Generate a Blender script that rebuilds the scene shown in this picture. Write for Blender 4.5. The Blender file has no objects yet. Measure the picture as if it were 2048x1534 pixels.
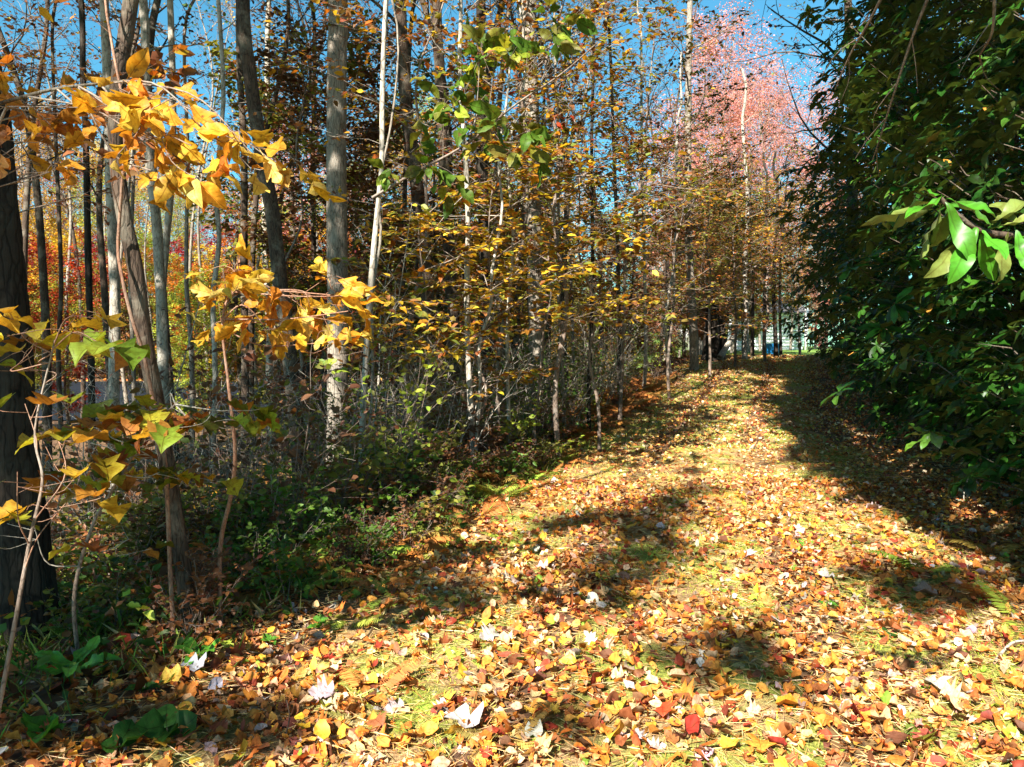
import bpy, math
import numpy as np
from mathutils import Matrix

# ------------------------------------------------------------------ camera, sky, sun, exposure
SC = bpy.context.scene
COL = SC.collection
RNG = np.random.default_rng(7)
F = 1479.0                       # focal length in pixels of the 2048 px wide photograph
TH = math.atan((767 - 690) / F)  # the camera looks slightly down
EYE = np.array([0.0, 0.0, 1.6])
cd = bpy.data.cameras.new('camera'); cam = bpy.data.objects.new('camera', cd); COL.objects.link(cam)
cam.location = EYE; cam.rotation_euler = (math.pi / 2 - TH, 0, 0)
cd.sensor_width = 36; cd.lens = 36 * F / 2048; cd.clip_start = 0.05; cd.clip_end = 2000
SC.camera = cam

SUN_EL = math.radians(40)
SH = np.array([-0.45, -0.893]); SH /= np.linalg.norm(SH)
SUN = np.array([SH[0] * math.cos(SUN_EL), SH[1] * math.cos(SUN_EL), math.sin(SUN_EL)])
w = bpy.data.worlds.new('World'); SC.world = w; w.use_nodes = True
nt = w.node_tree; nt.nodes.clear()
sky = nt.nodes.new('ShaderNodeTexSky'); sky.sky_type = 'NISHITA'; sky.sun_disc = False
sky.sun_elevation = SUN_EL; sky.sun_rotation = math.atan2(SH[0], SH[1])
sky.air_density = 1.25; sky.dust_density = 0.1; sky.ozone_density = 2.2; sky.altitude = 600
bg = nt.nodes.new('ShaderNodeBackground'); bg.inputs['Strength'].default_value = 0.05
out = nt.nodes.new('ShaderNodeOutputWorld')
tint = nt.nodes.new('ShaderNodeMix'); tint.data_type = 'RGBA'; tint.blend_type = 'MULTIPLY'; tint.inputs[0].default_value = 1
tint.inputs[7].default_value = (.45, 1.08, 1.12, 1); nt.links.new(sky.outputs[0], tint.inputs[6]); nt.links.new(tint.outputs[2], bg.inputs[0]); nt.links.new(bg.outputs[0], out.inputs[0])
sd = bpy.data.lights.new('sun', 'SUN'); sd.energy = 5.0; sd.angle = math.radians(0.5); sd.color = (1.0, 0.955, 0.88)
so = bpy.data.objects.new('sun', sd); COL.objects.link(so)
so.rotation_euler = (math.pi / 2 - SUN_EL, 0, math.atan2(SH[1], SH[0]) + math.pi / 2)
SC.view_settings.view_transform = 'Standard'; SC.view_settings.look = 'None'
SC.view_settings.gamma = 1.0; SC.view_settings.exposure = 1.85; SC.view_settings.use_curve_mapping = False
try:
    SC.cycles.max_bounces = 6; SC.cycles.diffuse_bounces = 3; SC.cycles.glossy_bounces = 2
    SC.cycles.transmission_bounces = 3; SC.cycles.sample_clamp_indirect = 6
except Exception:
    pass

# ------------------------------------------------------------------ helpers
def nrm(a):
    a = np.asarray(a, float)
    return a / np.maximum(np.linalg.norm(a, axis=-1, keepdims=True), 1e-9)

def W(px, py, Y):
    """world point that the photograph shows at pixel (px, py) at depth Y"""
    a = (px - 1024) / F; b = (767 - py) / F
    y = math.cos(TH) + b * math.sin(TH); z = -math.sin(TH) + b * math.cos(TH)
    s = Y / y
    return np.array([a * s, Y, EYE[2] + z * s])

def proj(P):
    P = np.atleast_2d(P) - EYE
    yc = P[:, 1] * math.cos(TH) - P[:, 2] * math.sin(TH); zc = P[:, 1] * math.sin(TH) + P[:, 2] * math.cos(TH)
    yy = np.where(np.abs(yc) < 1e-3, 1e-3, yc)
    return 1024 + F * P[:, 0] / yy, 767 - F * zc / yy, yc

def sm(x, a, b):
    t = np.clip((x - a) / (b - a), 0, 1); return t * t * (3 - 2 * t)

PY = [-30, 0, 12, 14.5, 20, 25, 29, 34, 300]; PZ = [0, 0, 0, .05, .42, .86, 1.13, 1.16, 1.16]
CY = [-30, 0, 3, 7.6, 14.5, 20, 27, 45, 300]; CX = [-2, .1, .6, 1.75, 3.9, 6, 8.6, 17, 90]
def cx(y): return np.interp(y, CY, CX)
def height(x, y):
    x = np.asarray(x, float); y = np.asarray(y, float)
    p = np.interp(y, PY, PZ)
    d = cx(y) - 2.3 - x
    k = sm(d, .2, 6.5)
    low = -1.2 + .15 * sm(y, 4, 0)
    z = p * (1 - k) + low * k
    z = z + .17 * np.maximum(y - 60, 0) * sm(d, 2, 16) * sm(260 - y, 0, 150)
    z = z + .12 * np.clip(x - cx(y) - 3.2, 0, 12) * sm(y, 40, 20)
    z = z + .03 * np.sin(x * 1.7 + y * .9) * np.sin(y * 1.3 - x * .6)
    return z
def G(px, py):
    """ground point under a pixel"""
    for Y in np.arange(1.0, 120, .05):
        p = W(px, py, Y)
        if p[2] <= height(p[0], Y): break
    return np.array([p[0], Y, float(height(p[0], Y))])
def on_ground(x, y): return np.array([x, y, float(height(x, y))])

class Buf:
    def __init__(self): self.v = []; self.t = []; self.c = []; self.u = []; self.m = []; self.n = 0
    def add(self, v, t, c=None, u=None, mi=0):
        v = np.asarray(v, float).reshape(-1, 3); t = np.asarray(t, int).reshape(-1, 3)
        self.v.append(v); self.t.append(t + self.n); self.n += len(v)
        c = np.ones((len(v), 3)) if c is None else np.broadcast_to(np.asarray(c, float), (len(v), 3))
        self.c.append(c); self.u.append(np.zeros((len(v), 2)) if u is None else u)
        self.m.append(np.full(len(t), mi))
    def mesh(self, name, mats, origin=(0, 0, 0), smooth=True):
        v = np.concatenate(self.v) - np.asarray(origin); t = np.concatenate(self.t)
        me = bpy.data.meshes.new(name)
        me.vertices.add(len(v)); me.vertices.foreach_set('co', v.astype('f').ravel())
        me.loops.add(len(t) * 3); me.loops.foreach_set('vertex_index', t.astype('i').ravel())
        me.polygons.add(len(t)); me.polygons.foreach_set('loop_start', (np.arange(len(t)) * 3).astype('i'))
        me.polygons.foreach_set('loop_total', np.full(len(t), 3, 'i'))
        if not isinstance(mats, (list, tuple)): mats = [mats]
        for m in mats: me.materials.append(m)
        me.polygons.foreach_set('material_index', np.concatenate(self.m).astype('i'))
        me.polygons.foreach_set('use_smooth', np.full(len(t), smooth))
        c = np.concatenate(self.c); c4 = np.ones((len(c), 4), 'f'); c4[:, :3] = c
        me.attributes.new('Col', 'FLOAT_COLOR', 'POINT').data.foreach_set('color', c4.ravel())
        u = np.concatenate(self.u)[t.ravel()].astype('f')
        me.attributes.new('UVMap', 'FLOAT2', 'CORNER').data.foreach_set('vector', u.ravel())
        me.update(); me.validate()
        return me

def link(name, me, parent=None, kind=None, color=None):
    o = bpy.data.objects.new(name, me); COL.objects.link(o)
    if parent is not None: o.parent = parent
    if kind: o['kind'] = kind
    if color is not None: o.color = (*color, 1)
    return o
def tag(o, label, cat, group=None):
    o['label'] = label; o['category'] = cat
    if group: o['group'] = group
    return o
def thing(name, label, cat, loc, group=None):
    o = bpy.data.objects.new(name, None); o.empty_display_size = .1; COL.objects.link(o)
    o.location = [float(a) for a in loc]
    return tag(o, label, cat, group)
def part(name, buf, mats, root, kind=None, color=None):
    org = np.zeros(3); p = root
    while p is not None: org += np.array(p.location); p = p.parent
    return link(name, buf.mesh(name, mats, org), root, kind, color)
def dup(root, loc, rz=0, s=1.0, label=None, group=None, color=None):
    r = root.copy(); COL.objects.link(r); r.location = [float(a) for a in loc]
    r.rotation_euler = (0, 0, rz); r.scale = (s, s, s)
    if label: r['label'] = label
    if group: r['group'] = group
    for ch in list(root.children):
        c = ch.copy(); COL.objects.link(c); c.parent = r
        if color is not None and ch.name.split('.')[0] in ('crown', 'leaf', 'frond', 'foliage'):
            k = .85 + .3 * RNG.random(); c.color = (color[0] * k, color[1] * k, color[2] * k, 1)
    return r

def tube(P, R, n=6, cap=False):
    P = np.asarray(P, float); R = np.asarray(R, float); m = len(P)
    D = nrm(np.gradient(P, axis=0)); ref = np.array([.31, .17, .93]) if abs(nrm(P[-1] - P[0])[2]) < .8 else np.array([1., .2, .1])
    U = nrm(np.cross(D, ref)); V = np.cross(D, U)
    a = np.arange(n) / n * 2 * math.pi
    ring = P[:, None] + R.reshape(m, 1, -1)[:, :, :1] * (np.cos(a)[None, :, None] * U[:, None] + np.sin(a)[None, :, None] * V[:, None])
    v = ring.reshape(-1, 3)
    i = np.arange(m - 1)[:, None] * n; j = np.arange(n)[None]; k = (j + 1) % n
    q = np.stack([i + j, i + k, i + n + k, i + j, i + n + k, i + n + j], -1).reshape(-1, 3)
    u = np.stack([np.tile(np.arange(n) / n, m), np.repeat(np.arange(m) / m, n)], 1)
    if cap:
        v = np.vstack([v, P[-1:]]); b = (m - 1) * n
        q = np.vstack([q, np.stack([b + j[0], b + k[0], np.full(n, m * n)], 1)]); u = np.vstack([u, [[0, 1]]])
    return v, q, None, u
def tri_tube(P, R):
    return tube(P, R, 3)
def smooth_path(pts, n):
    pts = np.asarray(pts, float); m = len(pts)
    if m < 3: return np.array([pts[0] + (pts[-1] - pts[0]) * t for t in np.linspace(0, 1, n)])
    ext = np.vstack([2 * pts[0] - pts[1], pts, 2 * pts[-1] - pts[-2]])
    t = np.linspace(0, m - 1 - 1e-6, n); i = t.astype(int); f = (t - i)[:, None]
    a, b, c, d = ext[i], ext[i + 1], ext[i + 2], ext[i + 3]
    return .5 * (2 * b + (c - a) * f + (2 * a - 5 * b + 4 * c - d) * f ** 2 + (3 * b - a - 3 * c + d) * f ** 3)

# ---- leaf outlines: cross-sections (x of midrib, x of edge, y of edge), tip and base close it
def template(secs):
    n = len(secs); v = [(0, 0)]; 
    for mx, ex, ey in secs: v += [(mx, 0), (ex, ey), (ex, -ey)]
    v.append((1, 0)); last = len(v) - 1; t = [(0, 1, 2), (0, 3, 1)]
    for i in range(n - 1):
        a = 1 + 3 * i; b = a + 3
        t += [(a, b, b + 1), (a, b + 1, a + 1), (a, b + 2, b), (a, a + 2, b + 2)]
    a = 1 + 3 * (n - 1); t += [(a, last, a + 1), (a, a + 2, last)]
    return np.array(v, float), np.array(t)
T_TINY = (np.array([(0, 0), (.45, .3), (1, 0), (.45, -.3)], float), np.array([(0, 2, 1), (0, 3, 2)]))
T_OVAL3 = template([(.3, .3, .27), (.72, .7, .2)])
T_OVAL = template([(.1, .1, .16), (.3, .3, .29), (.55, .55, .29), (.78, .78, .17), (.92, .92, .06)])
T_ROUND = template([(.08, .03, .24), (.28, .26, .4), (.55, .55, .4), (.8, .8, .24)])
def fine(prof, n):
    secs = []
    for x in np.linspace(0, 1, n + 2)[1:-1]: secs.append((x, x, float(np.interp(x, prof[0], prof[1]))))
    return template(secs)
T_LANCEF = fine(([0, .08, .2, .4, .6, .75, .88, .96, 1], [0, .035, .08, .14, .175, .165, .11, .05, 0]), 9)
T_OVALF = fine(([0, .06, .15, .3, .5, .7, .85, .95, 1], [0, .1, .19, .27, .29, .22, .12, .04, 0]), 8)
T_LANCE = template([(.12, .12, .06), (.35, .35, .145), (.62, .62, .18), (.84, .84, .11)])
T_LANCE2 = template([(.35, .35, .13), (.72, .72, .13)])
T_RH2 = template([(.32, .32, .15), (.72, .72, .17)])
T_MAPLE = template([(.06, -.06, .2), (.16, .1, .44), (.3, .26, .24), (.42, .5, .56), (.52, .5, .26), (.6, .68, .36), (.66, .64, .13), (.8, .82, .17)])
T_TULIP = template([(.05, .02, .2), (.16, .14, .46), (.3, .3, .38), (.46, .48, .26), (.64, .72, .5), (.78, .86, .36), (.84, .93, .12)])
T_SASS = template([(.1, .1, .05), (.22, .22, .12), (.36, .38, .2), (.48, .58, .3), (.56, .68, .3), (.6, .63, .17), (.66, .67, .13), (.78, .79, .18), (.9, .91, .1)])
T_CUP = template([(.1, .08, .2), (.35, .35, .36), (.65, .65, .34), (.88, .88, .16)])

def leaves(T, P, D, N, s, fold=.25, curl=.2, col=(1, 1, 1), twist=.0, wave=.03, rng=RNG, crumple=0.0):
    v2, t = T; P = np.atleast_2d(P); n = len(P)
    D = nrm(np.broadcast_to(D, (n, 3))); N = np.broadcast_to(N, (n, 3))
    Y = nrm(np.cross(N, D) + 1e-6); Z = np.cross(D, Y)
    s = np.broadcast_to(s, n)[:, None]; fold = np.broadcast_to(fold, n)[:, None]; curl = np.broadcast_to(curl, n)[:, None]
    x = v2[:, 0][None]; y = v2[:, 1][None]
    ph = rng.random((n, 1)) * 6.28
    z = fold * np.abs(y) - curl * (x ** 2) + wave * np.sin(x * 9 + ph + y * 6) + np.broadcast_to(twist, n)[:, None] * x * y * 2
    if crumple: z = z + crumple * rng.normal(size=z.shape)
    asym = 1 + .18 * np.sin(ph) * np.sign(y)
    yy = y * asym
    V = P[:, None] + s[:, :, None] * (x[..., None] * D[:, None] + yy[..., None] * Y[:, None] + z[..., None] * Z[:, None])
    k = len(v2); tt = (t[None] + (np.arange(n) * k)[:, None, None]).reshape(-1, 3)
    col = np.broadcast_to(col, (n, 3)); c = np.repeat(col, k, 0)
    u = np.tile(np.stack([v2[:, 0], v2[:, 1] + .5], 1), (n, 1)) 
    return V.reshape(-1, 3), tt, c, u

def vary(col, n, dv=.25, dh=.12, rng=RNG):
    col = np.asarray(col, float)
    return np.clip(col * (1 + dv * rng.normal(size=(n, 1))) * (1 + dh * rng.normal(size=(n, 3))), .004, .9)
def pick(pal, n, rng=RNG, dv=.2, dh=.1):
    pal_w = np.array([p[1] for p in pal], float); i = rng.choice(len(pal), n, p=pal_w / pal_w.sum())
    return vary(np.array([p[0] for p in pal])[i], n, dv, dh, rng)

# ------------------------------------------------------------------ materials
def new_mat(name):
    m = bpy.data.materials.new(name); m.use_nodes = True; m.node_tree.nodes.clear()
    return m, m.node_tree.nodes, m.node_tree.links
def nd(N, t, **k):
    n = N.new(t)
    for a, b in k.items(): setattr(n, a, b)
    return n
def mth(N, L, op, a, b=None, c=None):
    n = N.new('ShaderNodeMath'); n.operation = op
    for i, x in enumerate((a, b, c)):
        if x is None: continue
        if isinstance(x, (int, float)): n.inputs[i].default_value = x
        else: L.new(x, n.inputs[i])
    return n.outputs[0]
def mul(N, L, a, b, fac=1.0, mode='MULTIPLY'):
    n = N.new('ShaderNodeMix'); n.data_type = 'RGBA'; n.blend_type = mode
    if isinstance(fac, (int, float)): n.inputs[0].default_value = fac
    else: L.new(fac, n.inputs[0])
    for i, x in ((6, a), (7, b)):
        if isinstance(x, tuple): n.inputs[i].default_value = (*x[:3], 1)
        else: L.new(x, n.inputs[i])
    return n.outputs[2]
def ramp(N, L, fac, stops):
    r = N.new('ShaderNodeValToRGB'); e = r.color_ramp.elements
    while len(e) < len(stops): e.new(.5)
    for i, (p, c) in enumerate(stops):
        e[i].position = p; e[i].color = (*c, 1) if len(c) == 3 else c
    L.new(fac, r.inputs[0]); return r.outputs[0]

def leaf_material(name, trans=.38, rough=.5, spec=.3, veins=0.0, spots=0.0, tcol=(1.15, 1.0, .6), under=None):
    m, N, L = new_mat(name)
    at = nd(N, 'ShaderNodeAttribute', attribute_name='Col'); oi = nd(N, 'ShaderNodeObjectInfo')
    c = mul(N, L, at.outputs['Color'], oi.outputs['Color'])
    uv = nd(N, 'ShaderNodeUVMap'); uv.uv_map = 'UVMap'
    if veins or spots:
        sp = nd(N, 'ShaderNodeSeparateXYZ'); L.new(uv.outputs[0], sp.inputs[0])
        v = mth(N, L, 'ABSOLUTE', mth(N, L, 'SUBTRACT', sp.outputs[1], .5))
        side = mth(N, L, 'SINE', mth(N, L, 'MULTIPLY', mth(N, L, 'SUBTRACT', sp.outputs[0], mth(N, L, 'MULTIPLY', v, .9)), 52))
        side = mth(N, L, 'GREATER_THAN', side, .9)
        mid = mth(N, L, 'LESS_THAN', v, .014)
        ln = mth(N, L, 'MAXIMUM', mth(N, L, 'MULTIPLY', side, .4), mid)
        if veins: c = mul(N, L, c, (.5, .32, .2), mth(N, L, 'MULTIPLY', ln, min(1, veins * 1.8)))
        nz = nd(N, 'ShaderNodeTexNoise'); nz.noise_dimensions = '4D'; nz.inputs['Scale'].default_value = 5; nz.inputs['Detail'].default_value = 4
        L.new(uv.outputs[0], nz.inputs['Vector'])
        L.new(mth(N, L, 'MULTIPLY', oi.outputs['Random'], 50), nz.inputs['W'])
        big = ramp(N, L, nz.outputs[0], [(.3, (.62, .5, .38)), (.55, (1, 1, 1)), (.75, (1.0, .95, .8))])
        c = mul(N, L, c, big)
        if spots:
            s = ramp(N, L, nz.outputs[0], [(.6, (0, 0, 0)), (.66, (1, 1, 1))])
            c = mul(N, L, c, (.12, .05, .02), mth(N, L, 'MULTIPLY', s, spots), 'MIX')
    else:
        g = nd(N, 'ShaderNodeNewGeometry')
        k = mth(N, L, 'ADD', .75, mth(N, L, 'MULTIPLY', g.outputs['Random Per Island'], .5))
        cc = nd(N, 'ShaderNodeCombineColor'); [L.new(k, cc.inputs[i]) for i in range(3)]
        c = mul(N, L, c, cc.outputs[0])
    if under:
        g2 = nd(N, 'ShaderNodeNewGeometry')
        c = mul(N, L, c, under, mth(N, L, 'MULTIPLY', g2.outputs['Backfacing'], .75), 'MIX')
    b = nd(N, 'ShaderNodeBsdfPrincipled'); b.inputs['Roughness'].default_value = rough
    b.inputs['Specular IOR Level'].default_value = spec; L.new(c, b.inputs['Base Color'])
    tr = nd(N, 'ShaderNodeBsdfTranslucent'); L.new(mul(N, L, c, tcol), tr.inputs[0])
    mx = nd(N, 'ShaderNodeMixShader'); mx.inputs[0].default_value = trans
    L.new(b.outputs[0], mx.inputs[1]); L.new(tr.outputs[0], mx.inputs[2])
    o = nd(N, 'ShaderNodeOutputMaterial'); L.new(mx.outputs[0], o.inputs[0]); return m

def bark_material(name, dark, light, lichen, scale=26, stretch=.12, lich=.5, bump=.6):
    m, N, L = new_mat(name)
    tc = nd(N, 'ShaderNodeTexCoord'); mp = nd(N, 'ShaderNodeMapping'); mp.inputs['Scale'].default_value = (1, 1, stretch)
    L.new(tc.outputs['Object'], mp.inputs[0])
    n1 = nd(N, 'ShaderNodeTexNoise'); n1.inputs['Scale'].default_value = scale; n1.inputs['Detail'].default_value = 8; n1.inputs['Roughness'].default_value = .62
    n1.inputs['Distortion'].default_value = .7; L.new(mp.outputs[0], n1.inputs['Vector'])
    vo = nd(N, 'ShaderNodeTexVoronoi'); vo.feature = 'DISTANCE_TO_EDGE'; vo.inputs['Scale'].default_value = scale * .9
    mp2 = nd(N, 'ShaderNodeMapping'); mp2.inputs['Scale'].default_value = (1, 1, stretch * 1.2); L.new(tc.outputs['Object'], mp2.inputs[0])
    nw = nd(N, 'ShaderNodeTexNoise'); nw.inputs['Scale'].default_value = 7; L.new(tc.outputs['Object'], nw.inputs['Vector'])
    L.new(mul(N, L, mp2.outputs[0], nw.outputs['Color'], .06, 'ADD'), vo.inputs['Vector'])
    ridge = ramp(N, L, vo.outputs[0], [(0, (0, 0, 0)), (.16, (1, 1, 1))])
    h = mth(N, L, 'MULTIPLY', mth(N, L, 'ADD', mth(N, L, 'MULTIPLY', ridge, .55), .45), n1.outputs[0])
    c = ramp(N, L, h, [(.12, dark), (.42, light), (.8, tuple(min(1, x * 1.25) for x in light))])
    n2 = nd(N, 'ShaderNodeTexNoise'); n2.inputs['Scale'].default_value = 3.3; n2.inputs['Detail'].default_value = 7; n2.inputs['Roughness'].default_value = .7
    L.new(tc.outputs['Object'], n2.inputs['Vector'])
    f = ramp(N, L, n2.outputs[0], [(.5, (0, 0, 0)), (.6, (1, 1, 1))])
    c = mul(N, L, c, lichen, mth(N, L, 'MULTIPLY', f, lich), 'MIX')
    b = nd(N, 'ShaderNodeBsdfPrincipled'); b.inputs['Roughness'].default_value = .9; b.inputs['Specular IOR Level'].default_value = .15
    L.new(c, b.inputs['Base Color'])
    bp = nd(N, 'ShaderNodeBump'); bp.inputs['Strength'].default_value = bump; bp.inputs['Distance'].default_value = .02
    L.new(h, bp.inputs['Height']); L.new(bp.outputs[0], b.inputs['Normal'])
    o = nd(N, 'ShaderNodeOutputMaterial'); L.new(b.outputs[0], o.inputs[0]); return m
def plain(name, col, rough=.8, nscale=8, amt=.35):
    m, N, L = new_mat(name)
    tc = nd(N, 'ShaderNodeTexCoord'); n = nd(N, 'ShaderNodeTexNoise'); n.inputs['Scale'].default_value = nscale; n.inputs['Detail'].default_value = 6
    L.new(tc.outputs['Object'], n.inputs['Vector'])
    c = ramp(N, L, n.outputs[0], [(.3, tuple(x * (1 - amt) for x in col)), (.7, tuple(min(1, x * (1 + amt * .5)) for x in col))])
    b = nd(N, 'ShaderNodeBsdfPrincipled'); b.inputs['Roughness'].default_value = rough; b.inputs['Specular IOR Level'].default_value = .5 if rough < .75 else .1; L.new(c, b.inputs['Base Color'])
    o = nd(N, 'ShaderNodeOutputMaterial'); L.new(b.outputs[0], o.inputs[0]); return m

M_LEAF = leaf_material('small_leaf')
M_LITTER = leaf_material('fallen_leaf_litter', trans=.12, rough=.62, spec=.25, veins=.3, tcol=(1.1, .9, .6))
M_FALLEN = leaf_material('fallen_leaf_surface', trans=.12, rough=.55, spec=.3, veins=.35, spots=.5, tcol=(1.1, .9, .6))
M_BIG = leaf_material('broad_autumn_leaf', trans=.45, rough=.5, spec=.25, veins=.4, spots=.75)
M_RHODO = leaf_material('rhododendron_leaf', trans=.14, rough=.42, spec=.28, veins=.25, tcol=(1.1, 1.2, .5), under=(.12, .15, .045))
M_FERN = leaf_material('fern_frond', trans=.3, rough=.6)
M_NEEDLE = leaf_material('pine_needle', trans=.1, rough=.6)
B_GREY = bark_material('grey_bark', (.03, .024, .019), (.26, .215, .165), (.4, .35, .28), 30, .16, .5)
B_PALE = bark_material('pale_bark', (.07, .058, .045), (.38, .33, .26), (.58, .53, .44), 18, .35, .5, .5)
B_DARK = bark_material('dark_furrowed_bark', (.004, .003, .003), (.04, .03, .022), (.075, .07, .05), 24, .1, .3, 1.0)
B_BROWN = bark_material('brown_bark', (.014, .01, .008), (.085, .058, .04), (.26, .23, .17), 40, .12, .45, .7)
B_TWIG = bark_material('twig_bark', (.05, .035, .025), (.22, .16, .12), (.36, .32, .27), 60, .3, .5, .2)
B_RED = bark_material('reddish_twig_bark', (.12, .05, .03), (.3, .16, .1), (.4, .3, .22), 60, .3, .4, .2)

# ground
gm, N, L = new_mat('forest_soil')
tc = nd(N, 'ShaderNodeTexCoord')
n1 = nd(N, 'ShaderNodeTexNoise'); n1.inputs['Scale'].default_value = 1.1; n1.inputs['Detail'].default_value = 9; n1.inputs['Roughness'].default_value = .65; L.new(tc.outputs['Object'], n1.inputs['Vector'])
vo = nd(N, 'ShaderNodeTexVoronoi'); vo.inputs['Scale'].default_value = 14; L.new(tc.outputs['Object'], vo.inputs['Vector'])
leafc = ramp(N, L, vo.outputs['Color'], [(.0, (.05, .02, .01)), (.35, (.2, .08, .025)), (.6, (.34, .17, .05)), (.85, (.12, .05, .02)), (1, (.4, .25, .1))])
soil = ramp(N, L, n1.outputs[0], [(.3, (.02, .012, .007)), (.5, (.06, .035, .018)), (.7, (.05, .06, .015))])
c = mul(N, L, soil, leafc, .45, 'MIX')
b = nd(N, 'ShaderNodeBsdfPrincipled'); b.inputs['Roughness'].default_value = .9; L.new(c, b.inputs['Base Color'])
bp = nd(N, 'ShaderNodeBump'); bp.inputs['Distance'].default_value = .03; L.new(vo.outputs['Distance'], bp.inputs['Height']); L.new(bp.outputs[0], b.inputs['Normal'])
o = nd(N, 'ShaderNodeOutputMaterial'); L.new(b.outputs[0], o.inputs[0])
pm, N, L = new_mat('mossy_path')
tc = nd(N, 'ShaderNodeTexCoord')
n1 = nd(N, 'ShaderNodeTexNoise'); n1.inputs['Scale'].default_value = 1.6; n1.inputs['Detail'].default_value = 6; L.new(tc.outputs['Object'], n1.inputs['Vector'])
n2 = nd(N, 'ShaderNodeTexNoise'); n2.inputs['Scale'].default_value = 60; n2.inputs['Detail'].default_value = 6; n2.inputs['Roughness'].default_value = .7; L.new(tc.outputs['Object'], n2.inputs['Vector'])
straw = ramp(N, L, n2.outputs[0], [(.3, (.1, .05, .02)), (.5, (.38, .23, .09)), (.7, (.66, .46, .22))])
moss = ramp(N, L, n2.outputs[0], [(.3, (.05, .06, .008)), (.5, (.26, .29, .03)), (.7, (.52, .52, .1))])
c = mul(N, L, straw, moss, ramp(N, L, n1.outputs[0], [(.44, (0, 0, 0)), (.54, (1, 1, 1))]), 'MIX')
wear = nd(N, 'ShaderNodeAttribute', attribute_name='Col'); c = mul(N, L, c, wear.outputs['Color'])
b = nd(N, 'ShaderNodeBsdfPrincipled'); b.inputs['Roughness'].default_value = .9; L.new(c, b.inputs['Base Color'])
bp = nd(N, 'ShaderNodeBump'); bp.inputs['Distance'].default_value = .02; L.new(n2.outputs[0], bp.inputs['Height']); L.new(bp.outputs[0], b.inputs['Normal'])
o = nd(N, 'ShaderNodeOutputMaterial'); L.new(b.outputs[0], o.inputs[0])

# ------------------------------------------------------------------ setting
def sheet(xs, ys, f):
    X, Y = np.meshgrid(xs, ys); v = np.stack([X, Y, f(X, Y)], -1).reshape(-1, 3)
    nx = len(xs); i = np.arange(len(ys) - 1)[:, None] * nx; j = np.arange(nx - 1)[None]
    t = np.stack([i + j, i + j + 1, i + nx + j + 1, i + j, i + nx + j + 1, i + nx + j], -1).reshape(-1, 3)
    return v, t
g = Buf(); u = np.linspace(-1, 1, 221)
xs = 1.5 + 7 * np.sinh(u * 4.2); ys = 6 + 7 * np.sinh(np.linspace(-.9, 1, 231) * 4.2)
v, t = sheet(xs, ys, height); g.add(v, t); link('ground', g.mesh('ground', gm), kind='structure')
g = Buf(); s = np.concatenate([np.linspace(-6, 30, 240)]); a = np.linspace(-2.2, 2.6, 40)
A, S_ = np.meshgrid(a, s); wob = .18 * np.sin(S_ * 1.3) + .12 * np.sin(S_ * 3.1)
X = cx(S_) + A + wob * (np.abs(A) / 2.3) ** 2 * np.sign(A)
edge = sm(np.abs(A), 2.5, 1.6)
Z = height(X, S_) - .02 + .04 * edge - .035 * np.exp(-((np.abs(A - .1) - .75) / .22) ** 2)
v = np.stack([X, S_, Z], -1).reshape(-1, 3); _, t = sheet(a, s, lambda x, y: x)
rut = 1 - .5 * np.exp(-((np.abs(A - .1) - .78) / .2) ** 2) * (.7 + .3 * np.sin(S_ * 2.1)); g.add(v, t, np.repeat(rut.reshape(-1, 1), 3, 1)); link('path', g.mesh('path', pm), kind='structure')
# shaded tarmac road down in the hollow, and the sunny lawn past the crest of the path
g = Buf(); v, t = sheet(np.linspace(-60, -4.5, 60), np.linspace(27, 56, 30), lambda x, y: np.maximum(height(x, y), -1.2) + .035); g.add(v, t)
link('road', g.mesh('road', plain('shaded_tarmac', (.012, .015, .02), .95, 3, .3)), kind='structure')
g = Buf(); v, t = sheet(np.linspace(9, 60, 60), np.linspace(33, 95, 60), lambda x, y: height(x, y) + .02 + .003 * (y - 33)); g.add(v, t)
link('lawn', g.mesh('lawn', plain('mown_grass', (.16, .26, .05), .9, 30, .4)), kind='structure')

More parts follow.
